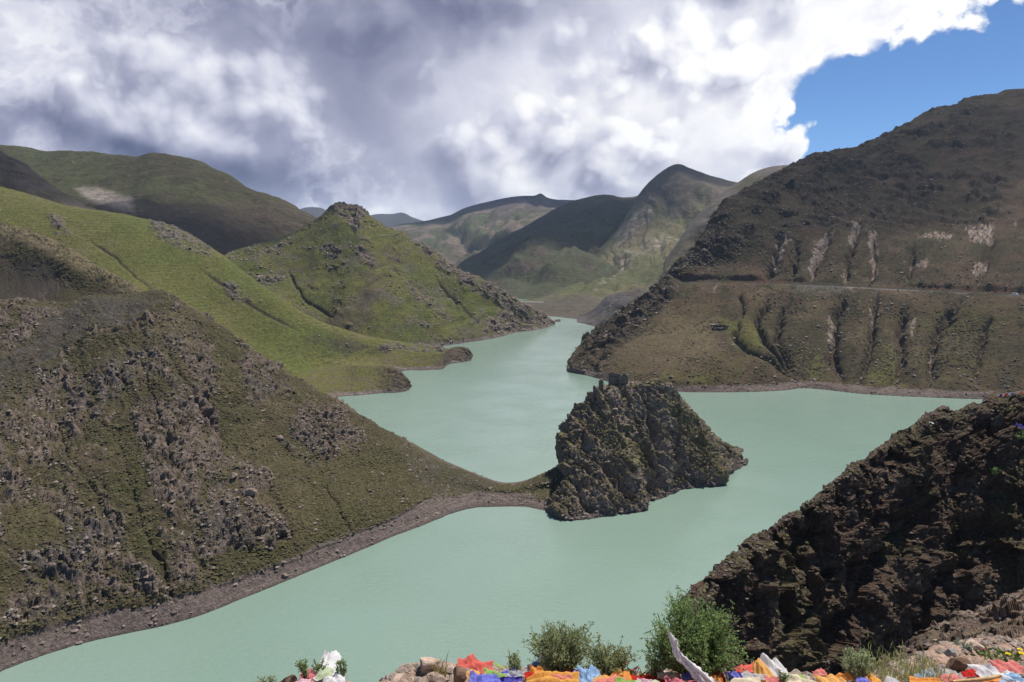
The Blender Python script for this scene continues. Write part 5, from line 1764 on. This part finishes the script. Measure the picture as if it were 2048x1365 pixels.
for i, x in enumerate(np.linspace(945, 2035, 26)):
    if 1745 < x < 1850:
        continue
    nb_ = short(min(CL, key=lambda q: abs((q[0] + q[1]) / 2 - x))[6])
    k_ = None
    for q in r_.permutation(list(names_)):
        if (q, nb_) not in used_ and names_[q].split()[-1] not in nb_:
            k_ = str(q)
            break
    used_.add((k_, nb_))
    w_, yb = r_.uniform(14, 30), 1354 + r_.uniform(-3, 16)
    cloth(x - w_, x + w_, yb - r_.uniform(6, 12), yb, 5.55 + (1365 - yb) * 0.018, CM[k_], 'small tangled %s scrap lying beside the %s' % (names_[k_], nb_), 600 + i, 'cloth_scrap', peak=r_.uniform(0.3, 0.7), group='cloth scraps strewn on the ledge')

# white scarf tied to the bush
A_ = Acc()
nt_, nw_ = 46, 15
t = np.linspace(0, 1, nt_)
cx = np.interp(t, [0, .1, .4, .72, 1], [1336, 1342, 1358, 1390, 1422]) + np.sin(t * 11) * 2
cy = np.interp(t, [0, .1, .4, .72, 1], [1262, 1276, 1310, 1343, 1374])
ctr = np.array([fg(a, b_, 5.5) for a, b_ in zip(cx, cy)])
wd_ = np.interp(t, [0, .06, .2, .5, .8, 1], [0.003, 0.016, 0.030, 0.036, 0.050, 0.085])
ww = np.linspace(-1, 1, nw_)
T_, W_2 = np.meshgrid(t, ww, indexing='ij')
q_ = np.stack([T_.ravel() * 5, W_2.ravel() * 1.3, np.zeros(T_.size)], 1)
nz_ = fbm(q_, 3).reshape(T_.shape)
fold = np.sin(W_2 * 9 + 4 * nz_ + T_ * 3) * 0.010 + 0.03 * nz_
edge_ = 1 + 0.55 * fbm(q_ * 3 + 4, 2).reshape(T_.shape)
V = ctr[:, None, :] + (W_2 * edge_ * wd_[:, None])[:, :, None] * np.array([0.84, 0.48, 0.22]) + fold[:, :, None] * np.array([0.2, -0.9, 0.35])
A_.add(V.reshape(-1, 3), grid_quads(nt_, nw_))
obj('prayer_scarf', A_.mesh('prayer_scarf'), cloth_mat('scarf_silk', (0.86, 0.82, 0.84), 0.15, (0.6, 0.52, 0.52), 30), None, 'frayed white silk scarf hanging diagonally from the big bush', 'scarf')

# ------------------------------------------------------------------ plants
def leaf_mat(name, tr=0.5):
    m = bpy.data.materials.new(name)
    m.use_nodes = True
    kk = NT(m.node_tree)
    bb = m.node_tree.nodes['Principled BSDF']
    a_t = kk.node('ShaderNodeAttribute', attribute_name='Col')
    kk.put(bb.inputs['Base Color'], a_t.outputs['Color'])
    bb.inputs['Roughness'].default_value = 0.6
    bb.inputs['Specular IOR Level'].default_value = 0.25
    t_ = kk.node('ShaderNodeBsdfTranslucent')
    kk.put(t_.inputs[0], a_t.outputs['Color'])
    mx = kk.node('ShaderNodeMixShader')
    mx.inputs[0].default_value = tr
    m.node_tree.links.new(bb.outputs[0], mx.inputs[1])
    m.node_tree.links.new(t_.outputs[0], mx.inputs[2])
    m.node_tree.links.new(mx.outputs[0], m.node_tree.nodes['Material Output'].inputs[0])
    return m


M_LEAF = leaf_mat('leaf')
M_TWIG = simple_mat('twig_bark', (0.16, 0.12, 0.085), var=0.3, scale=30)


def leaves(A_, pos, dirs, ln, wd_, cols, r):
    k = len(pos)
    rnd = r.normal(size=(k, 3))
    s_ = np.cross(dirs, rnd)
    s_ /= np.linalg.norm(s_, axis=1)[:, None] + 1e-9
    V = np.stack([pos, pos + dirs * (ln * 0.5)[:, None] + s_ * wd_[:, None], pos + dirs * ln[:, None], pos + dirs * (ln * 0.5)[:, None] - s_ * wd_[:, None]], 1)
    Q = np.arange(k * 4).reshape(k, 4)
    A_.add(V.reshape(-1, 3), Q, None, np.repeat(cols, 4, 0))


def shrub(name, lab, px, py, d, w, h, stems, twigs, lpt, leaf, c1, c2, seed, spread=1.0, up=0.5, lean=(0, 0), low=0.2, cat='shrub', group=None, trunk=0.008, base_w=0.06):
    """w, h in photo pixels; stems fan out, twigs carry the leaves"""
    r = np.random.default_rng(seed)
    W_, H_ = scr(w, d), scr(h, d)
    root = empty(name, fg(px, py, d), lab, cat, group)
    S_, L_ = Acc(), Acc()
    pos, dirs, cl = [], [], []
    for i in range(stems):
        a = r.uniform(0, 2 * math.pi)
        rad = math.sqrt(r.random())
        el = r.uniform(low, 1.0)**up
        tip = np.array([math.cos(a) * rad * W_ / 2 * spread + lean[0] * W_, math.sin(a) * rad * W_ / 2 * 0.8, H_ * el * (1.0 - 0.35 * rad**2) * r.uniform(0.75, 1.05)])
        b0 = np.array([math.cos(a), math.sin(a), 0]) * W_ * base_w * r.random()
        b0[2] = -0.03
        midp = b0 * 0.4 + tip * np.array([0.45, 0.45, 0.55]) + r.normal(size=3) * W_ * 0.03
        t = np.linspace(0, 1, 7)[:, None]
        path = (1 - t)**2 * b0 + 2 * t * (1 - t) * midp + t**2 * tip
        S_.tube(path, np.linspace(trunk, trunk * 0.18, 7), 4)
        for j in range(twigs):
            tt_ = r.uniform(0.3, 1.0)
            p0 = (1 - tt_)**2 * b0 + 2 * tt_ * (1 - tt_) * midp + tt_**2 * tip
            dr = (tip - b0) / (np.linalg.norm(tip - b0) + 1e-6) * 0.7 + r.normal(size=3) * 0.6 + np.array([0, 0, 0.35])
            dr /= np.linalg.norm(dr)
            tl = r.uniform(0.10, 0.24) * min(W_, H_ * 1.3)
            S_.tube([p0, p0 + dr * tl * 0.5, p0 + dr * tl], [trunk * 0.25, trunk * 0.2, trunk * 0.1], 3)
            q = r.random(lpt)[:, None]
            pp = p0 + dr * tl * q + r.normal(size=(lpt, 3)) * leaf * 0.3
            dd = dr * 0.8 + r.normal(size=(lpt, 3)) * 0.8
            dd /= np.linalg.norm(dd, axis=1)[:, None]
            pos.append(pp)
            dirs.append(dd)
            mixf = np.clip(r.random((lpt, 1)) * 0.7 + 0.3 * r.random(), 0, 1)
            cl.append((c1 * (1 - mixf) + c2 * mixf) * r.uniform(0.75, 1.2))
    pos, dirs, cl = np.concatenate(pos), np.concatenate(dirs), np.concatenate(cl)
    k = len(pos)
    leaves(L_, pos, dirs, leaf * r.uniform(0.6, 1.3, k), leaf * 0.22 * r.uniform(0.7, 1.3, k), cl, r)
    obj('stem', S_.mesh('stem'), M_TWIG, root)
    obj('foliage', L_.mesh('foliage', False, True), M_LEAF, root)
    return root


G1, G2 = np.array([0.13, 0.23, 0.06]), np.array([0.32, 0.45, 0.17])
O1, O2 = np.array([0.20, 0.25, 0.10]), np.array([0.38, 0.42, 0.21])
P1, P2_ = np.array([0.28, 0.35, 0.17]), np.array([0.46, 0.52, 0.31])
shrub('shrub', 'big dense green bush with the white scarf at the ledge edge', 1388, 1350, 5.9, 200, 184, 100, 15, 17, 0.022, G1, G2, 1, 1.05, 0.6, low=0.12, trunk=0.010)
shrub('shrub', 'spreading olive shrub above the slate blue printed flag', 1128, 1340, 6.1, 145, 108, 60, 12, 13, 0.022, O1, O2, 2, 1.0, 0.7, (-0.05, 0), low=0.25)
shrub('shrub', 'wispy low shrub right of the spreading olive shrub', 1208, 1346, 6.05, 130, 78, 50, 9, 10, 0.020, O1 * 1.1, O2 * 1.05, 3, 1.0, 0.9, (0.06, 0), low=0.3)
shrub('shrub', 'small pale wispy shrub growing at the foot of the big bush', 1312, 1350, 5.95, 62, 58, 16, 7, 8, 0.018, P1, P2_, 4, 1.0, 0.8)
shrub('shrub', 'slender upright shrub beside the deep blue flag', 1030, 1346, 5.95, 42, 68, 14, 7, 8, 0.020, O1, P2_, 5, 0.9, 0.5)
shrub('shrub', 'feathery pale green shrub against the dark spur', 1712, 1358, 5.75, 80, 74, 48, 10, 14, 0.014, P1, P2_ * 1.1, 6, 1.0, 0.6)
shrub('shrub', 'tall thin leafy sprig beside the white cloth bundle', 684, 1372, 5.9, 24, 80, 7, 8, 8, 0.020, G1, O2, 7, 0.9, 0.4)
shrub('shrub', 'drooping leafy sprig above the dusty pink cloth', 612, 1352, 5.95, 36, 52, 8, 8, 7, 0.020, G1, O2, 8, 0.9, 0.5, (-0.2, 0))
shrub('shrub', 'small pale sprig at the far end of the ledge', 536, 1372, 6.0, 40, 32, 10, 6, 7, 0.017, P1, P2_, 9)
shrub('shrub', 'green tuft growing out of the large white bundle', 640, 1340, 6.05, 50, 18, 12, 5, 7, 0.018, G1, O2, 19)
shrub('shrub', 'grey green sagebrush on the sandy ground by the pale slab', 1924, 1300, 7.3, 44, 22, 18, 7, 9, 0.018, np.array([0.2, 0.24, 0.19]), np.array([0.33, 0.38, 0.31]), 10)
shrub('shrub', 'small dark sprig poking up before the white propped flag', 1565, 1362, 5.55, 22, 22, 7, 5, 6, 0.018, G1 * 0.7, G2 * 0.8, 11)
for i, (px, py, w, h, lab) in enumerate([(2036, 880, 40, 22, 'green bush on the dark spur near its top edge'), (1990, 950, 26, 18, 'lone bright green bush halfway down the dark spur'), (1985, 700, 1, 1, '')][:2]):
    p, _ = pick('G', px, py)
    d = p[1]
    o_ = shrub('shrub', lab, px, py, d, w, h, 18, 6, 8, 0.20, G1, G2, 30 + i, trunk=0.03)
    o_.location = p


def grass(name, lab, px, py, d, w, h, blades, c1, c2, seed, dep=0.15, kind=None):
    r = np.random.default_rng(seed)
    W_, H_ = scr(w, d), scr(h, d)
    A_ = Acc()
    b0 = np.stack([r.normal(size=blades) * W_ * 0.28, r.normal(size=blades) * dep * 0.5, np.full(blades, -0.02)], 1)
    tipd = np.stack([r.normal(size=blades) * 0.25 + b0[:, 0] / W_ * 0.6, r.normal(size=blades) * 0.25, np.ones(blades)], 1)
    ln = H_ * r.uniform(0.45, 1.05, blades)
    m1_ = b0 + tipd * np.array([0.7, 0.7, 1]) * (ln * 0.55)[:, None]
    t1 = b0 + tipd * np.array([1.5, 1.5, 1]) * ln[:, None]
    wv_ = np.stack([np.cos(b0[:, 0] * 99), np.sin(b0[:, 0] * 99), np.zeros(blades)], 1) * 0.0032
    V = np.stack([b0 - wv_, b0 + wv_, m1_ + wv_ * 0.8, m1_ - wv_ * 0.8, t1], 1)
    i5 = np.arange(blades)[:, None] * 5
    mixf = r.random((blades, 1))
    A_.add(V.reshape(-1, 3), i5 + np.array([[0, 1, 2, 3]]), i5 + np.array([[3, 2, 4]]), np.repeat(c1 * (1 - mixf) + c2 * mixf, 5, 0))
    o = obj(name, A_.mesh(name, False, True), M_LEAF, None, lab, 'grass', None, kind)
    o.location = fg(px, py, d)
    return o


GR1, GR2 = np.array([0.17, 0.19, 0.06]), np.array([0.36, 0.36, 0.16])
grass('grass_tuft', 'wiry grass tuft growing beside the tall tan boulder', 880, 1350, 5.95, 36, 40, 70, GR1 * 0.7, np.array([0.4, 0.28, 0.1]), 1)
for i, (px, py, d, w, h, nb) in enumerate([(1790, 1362, 5.9, 60, 24, 260), (1840, 1362, 5.8, 60, 30, 260), (1815, 1345, 6.3, 80, 18, 240), (1770, 1350, 6.2, 50, 16, 160), (1880, 1366, 5.6, 70, 26, 200)]):
    grass('grass', 'thin bright grass growing round the printed flag', px, py, d, w, h, nb, GR1, GR2, 10 + i, 0.4, 'stuff')
grass('grass_tuft', 'short grass tuft among the stones past the printed flag', 1862, 1326, 6.6, 24, 22, 50, GR1, GR2, 20)

# dandelions
M_PETAL = simple_mat('yellow_petal', (0.75, 0.55, 0.03), var=0.15, scale=40)
M_MAG = simple_mat('magenta_petal', (0.40, 0.04, 0.16), var=0.2, scale=40)
M_STICK = simple_mat('bare_wood', (0.48, 0.30, 0.14), var=0.3, scale=14, bump=0.4, bdist=0.004)


def flower(name, lab, px, py, d, heads, mat, seed, hr=0.02, hh=0.07, group=None):
    r = np.random.default_rng(seed)
    root = empty(name, fg(px, py, d), lab, 'flower', group)
    A_ = Acc()
    k = 26
    a = r.uniform(0, 6.28, k)
    dr = np.stack([np.cos(a), np.sin(a), r.uniform(0.3, 1.2, k)], 1)
    dr /= np.linalg.norm(dr, axis=1)[:, None]
    leaves(A_, r.normal(size=(k, 3)) * np.array([0.05, 0.04, 0.0]), dr, r.uniform(0.05, 0.11, k), np.full(k, 0.012), np.tile(np.array([0.13, 0.19, 0.05]), (k, 1)) * r.uniform(0.7, 1.3, (k, 1)), r)
    obj('foliage', A_.mesh('foliage', False, True), M_LEAF, root)
    for i in range(heads):
        tip = np.array([r.uniform(-0.07, 0.07), r.uniform(-0.04, 0.04), hh * r.uniform(0.8, 1.3)])
        S_ = Acc()
        S_.tube([np.zeros(3), tip * np.array([0.6, 0.6, 0.6]), tip], 0.003, 4)
        obj('stem', S_.mesh('flower_stem'), M_TWIG, root)
        Fh = Acc()
        kp = 16
        for layer, el in ((1.0, 0.25), (0.7, 0.7)):
            ang = np.arange(kp) * 2 * math.pi / kp + layer
            dd = np.stack([np.cos(ang), np.sin(ang), np.full(kp, el)], 1)
            s_ = np.stack([-np.sin(ang), np.cos(ang), np.zeros(kp)], 1) * hr * 0.22
            e = tip + dd * hr * layer
            V = np.stack([np.tile(tip, (kp, 1)), e - s_, e + s_], 1).reshape(-1, 3)
            Fh.add(V, None, np.arange(kp * 3).reshape(kp, 3))
        obj('flower_head', Fh.mesh('flower_head', False), mat, root)
    return root


flower('dandelion', 'yellow dandelions in leaf above the salmon pink flag', 2026, 1318, 6.3, 3, M_PETAL, 1)
flower('dandelion', 'single yellow dandelion nearest the shale slabs', 2004, 1326, 6.2, 1, M_PETAL, 2)
flower('wildflower', 'small magenta flower on the sandy ground', 1970, 1312, 6.8, 1, M_MAG, 3, 0.016, 0.05)
flower('wildflower', 'dark red flower sprig under the wispy low shrub', 1238, 1350, 6.0, 3, M_MAG, 4, 0.012, 0.06)
flower('wildflower', 'dark red flower sprig between the wispy shrub and big bush', 1272, 1352, 6.0, 3, M_MAG, 5, 0.012, 0.05)
A_ = Acc()
A_.tube([fg(1905, 1364, 5.5), fg(1945, 1361, 5.5), fg(1975, 1358, 5.5), fg(2002, 1352, 5.52)], [0.012, 0.014, 0.015, 0.011], 8)
obj('wooden_stick', A_.mesh('wooden_stick'), M_STICK, None, 'bare yellow brown stick lying between two white flags', 'stick')

# ------------------------------------------------------------------ prayer flags on the spur
def flag_string(lab, pts3, flags, seed, size=0.34, sag=0.0):
    r = np.random.default_rng(seed)
    root = empty('prayer_flag_string', pts3[0], lab, 'prayer flags')
    pts3 = np.asarray(pts3)
    t = np.linspace(0, 1, len(pts3))
    tq_ = np.linspace(0, 1, 40)
    path = np.stack([np.interp(tq_, t, pts3[:, j]) for j in range(3)], 1)
    path[:, 2] -= sag * 4 * tq_ * (1 - tq_)
    path -= pts3[0]
    S_ = Acc()
    S_.tube(path, 0.025, 4)
    obj('cord', S_.mesh('cord'), CM['grey'], root)
    keys = ['orange', 'white', 'navy', 'palepink', 'red', 'white', 'violet', 'amber', 'grey', 'coral']
    for i in range(flags):
        f0 = (i + 0.3) / flags
        p = np.array([np.interp(f0, tq_, path[:, j]) for j in range(3)])
        nu_, nv_ = 6, 5
        u, v = np.meshgrid(np.linspace(0, 1, nu_), np.linspace(0, 1, nv_))
        dirx = path[-1] - path[0]
        dirx = dirx / np.linalg.norm(dirx)
        V = p + dirx * (u.ravel() * size * 1.3)[:, None] + np.array([0, 0, -1]) * (v.ravel() * size)[:, None]
        V += (np.sin(u.ravel() * 6 + i) * v.ravel() * 0.12 * size)[:, None] * np.array([0.3, -1, 0.2]) + r.normal(size=3) * 0.02
        obj('flag', mesh_np('flag', V, grid_quads(nv_, nu_)), CM[keys[(i + seed) % len(keys)]], root)
    return root


cr = [pick('G', x, y)[0] + np.array([0, -0.3, 0.35]) for x, y in ((1985, 796), (2000, 793), (2016, 791), (2032, 788), (2050, 785), (2070, 783))]
flag_string('bright prayer flag string lying along the top of the dark spur', cr, 14, 0, 0.4)
q0, q1 = pick('G', 1862, 834)[0] + np.array([0, 0, 0.5]), pick('G', 1974, 800)[0] + np.array([0, 0, 0.1])
flag_string('sagging line of faded flags over the notch of the dark spur', [q0, q0 * 0.5 + q1 * 0.5, q1], 9, 4, 0.28, 0.8)
p_, _ = pick('G', 1858, 842)
o_ = cloth(1850, 1864, 832, 850, p_[1], CM['white'], 'white rag caught on the rocks where the sagging flags begin', 900, 'rag', dep=0.5)
o_.location = p_ + np.array([0, -0.4, -0.3])
p_, _ = pick('G', 2046, 856)
o_ = cloth(2036, 2056, 846, 862, p_[1], CM['navy'], 'dark blue rag lying on the dark spur by the green bush', 901, 'rag', dep=0.6)
o_.location = p_ + np.array([0, -0.5, -0.1])

# ------------------------------------------------------------------ clouds overhead, out of frame, whose shadows lie on the hills
M_CLOUD = bpy.data.materials.new('cloud_mist')
M_CLOUD.use_nodes = True
M_CLOUD.node_tree.nodes.clear()
kk = NT(M_CLOUD.node_tree)
cvol = kk.node('ShaderNodeVolumePrincipled')
cvol.inputs['Color'].default_value = (0.95, 0.95, 0.96, 1)
cvol.inputs['Density'].default_value = 0.011
cmo = kk.node('ShaderNodeOutputMaterial')
M_CLOUD.node_tree.links.new(cvol.outputs[0], cmo.inputs['Volume'])


def cloud(target, height, rx, ry, rz, seed, lab):
    t = np.asarray(target, float)
    c0 = t + np.array(SUN) * ((height - t[2]) / SUN.z)
    V, T = ICO
    V = V.copy()
    V *= (1 + 0.45 * fbm(V * 1.5 + seed, 4) + 0.12 * ridged(V * 4 + seed, 3))[:, None]
    V[:, 2] = np.where(V[:, 2] < 0, V[:, 2] * 0.4, V[:, 2])
    o = obj('cloud', mesh_np('cloud', V * np.array([rx, ry, rz]), None, T), M_CLOUD, None, lab, 'cloud', None, 'stuff')
    o.location = c0
    return o


cloud(at(440, 440, 1230), 1150, 330, 150, 110, 1, 'grey cloud drifting over the broad dark hill')
cloud(at(-40, 370, 1060), 1000, 150, 150, 60, 2, 'small cloud drifting over the steep dark spur')
cloud(at(1060, 500, 2600), 1650, 420, 520, 160, 3, 'grey cloud drifting over the long shaded ridge')
cloud(at(1080, 405, 5000), 2900, 900, 500, 260, 4, 'wide cloud drifting over the distant brown ridge')
cloud(at(1760, 380, 1080), 1200, 330, 170, 45, 6, 'thin cloud drifting over the big slope with the road')
cloud(at(1360, 350, 2750), 1700, 230, 260, 100, 5, 'cloud drifting over the conical mountain summit')

# ------------------------------------------------------------------ air
A_ = Acc()
A_.box((-6500, -100, -14), (6500, 13500, 640))
mh = bpy.data.materials.new('haze')
mh.use_nodes = True
mh.node_tree.nodes.clear()
kk = NT(mh.node_tree)
vol = kk.node('ShaderNodeVolumePrincipled')
vol.inputs['Color'].default_value = (0.58, 0.74, 1.0, 1)
vol.inputs['Density'].default_value = 4.2e-5
vol.inputs['Anisotropy'].default_value = 0.2
mo = kk.node('ShaderNodeOutputMaterial')
mh.node_tree.links.new(vol.outputs[0], mo.inputs['Volume'])
obj('haze', A_.mesh('haze', False), mh, None, 'thin blue mountain haze filling the valley', 'haze', None, 'stuff')
scn.cycles.volume_bounces = 0
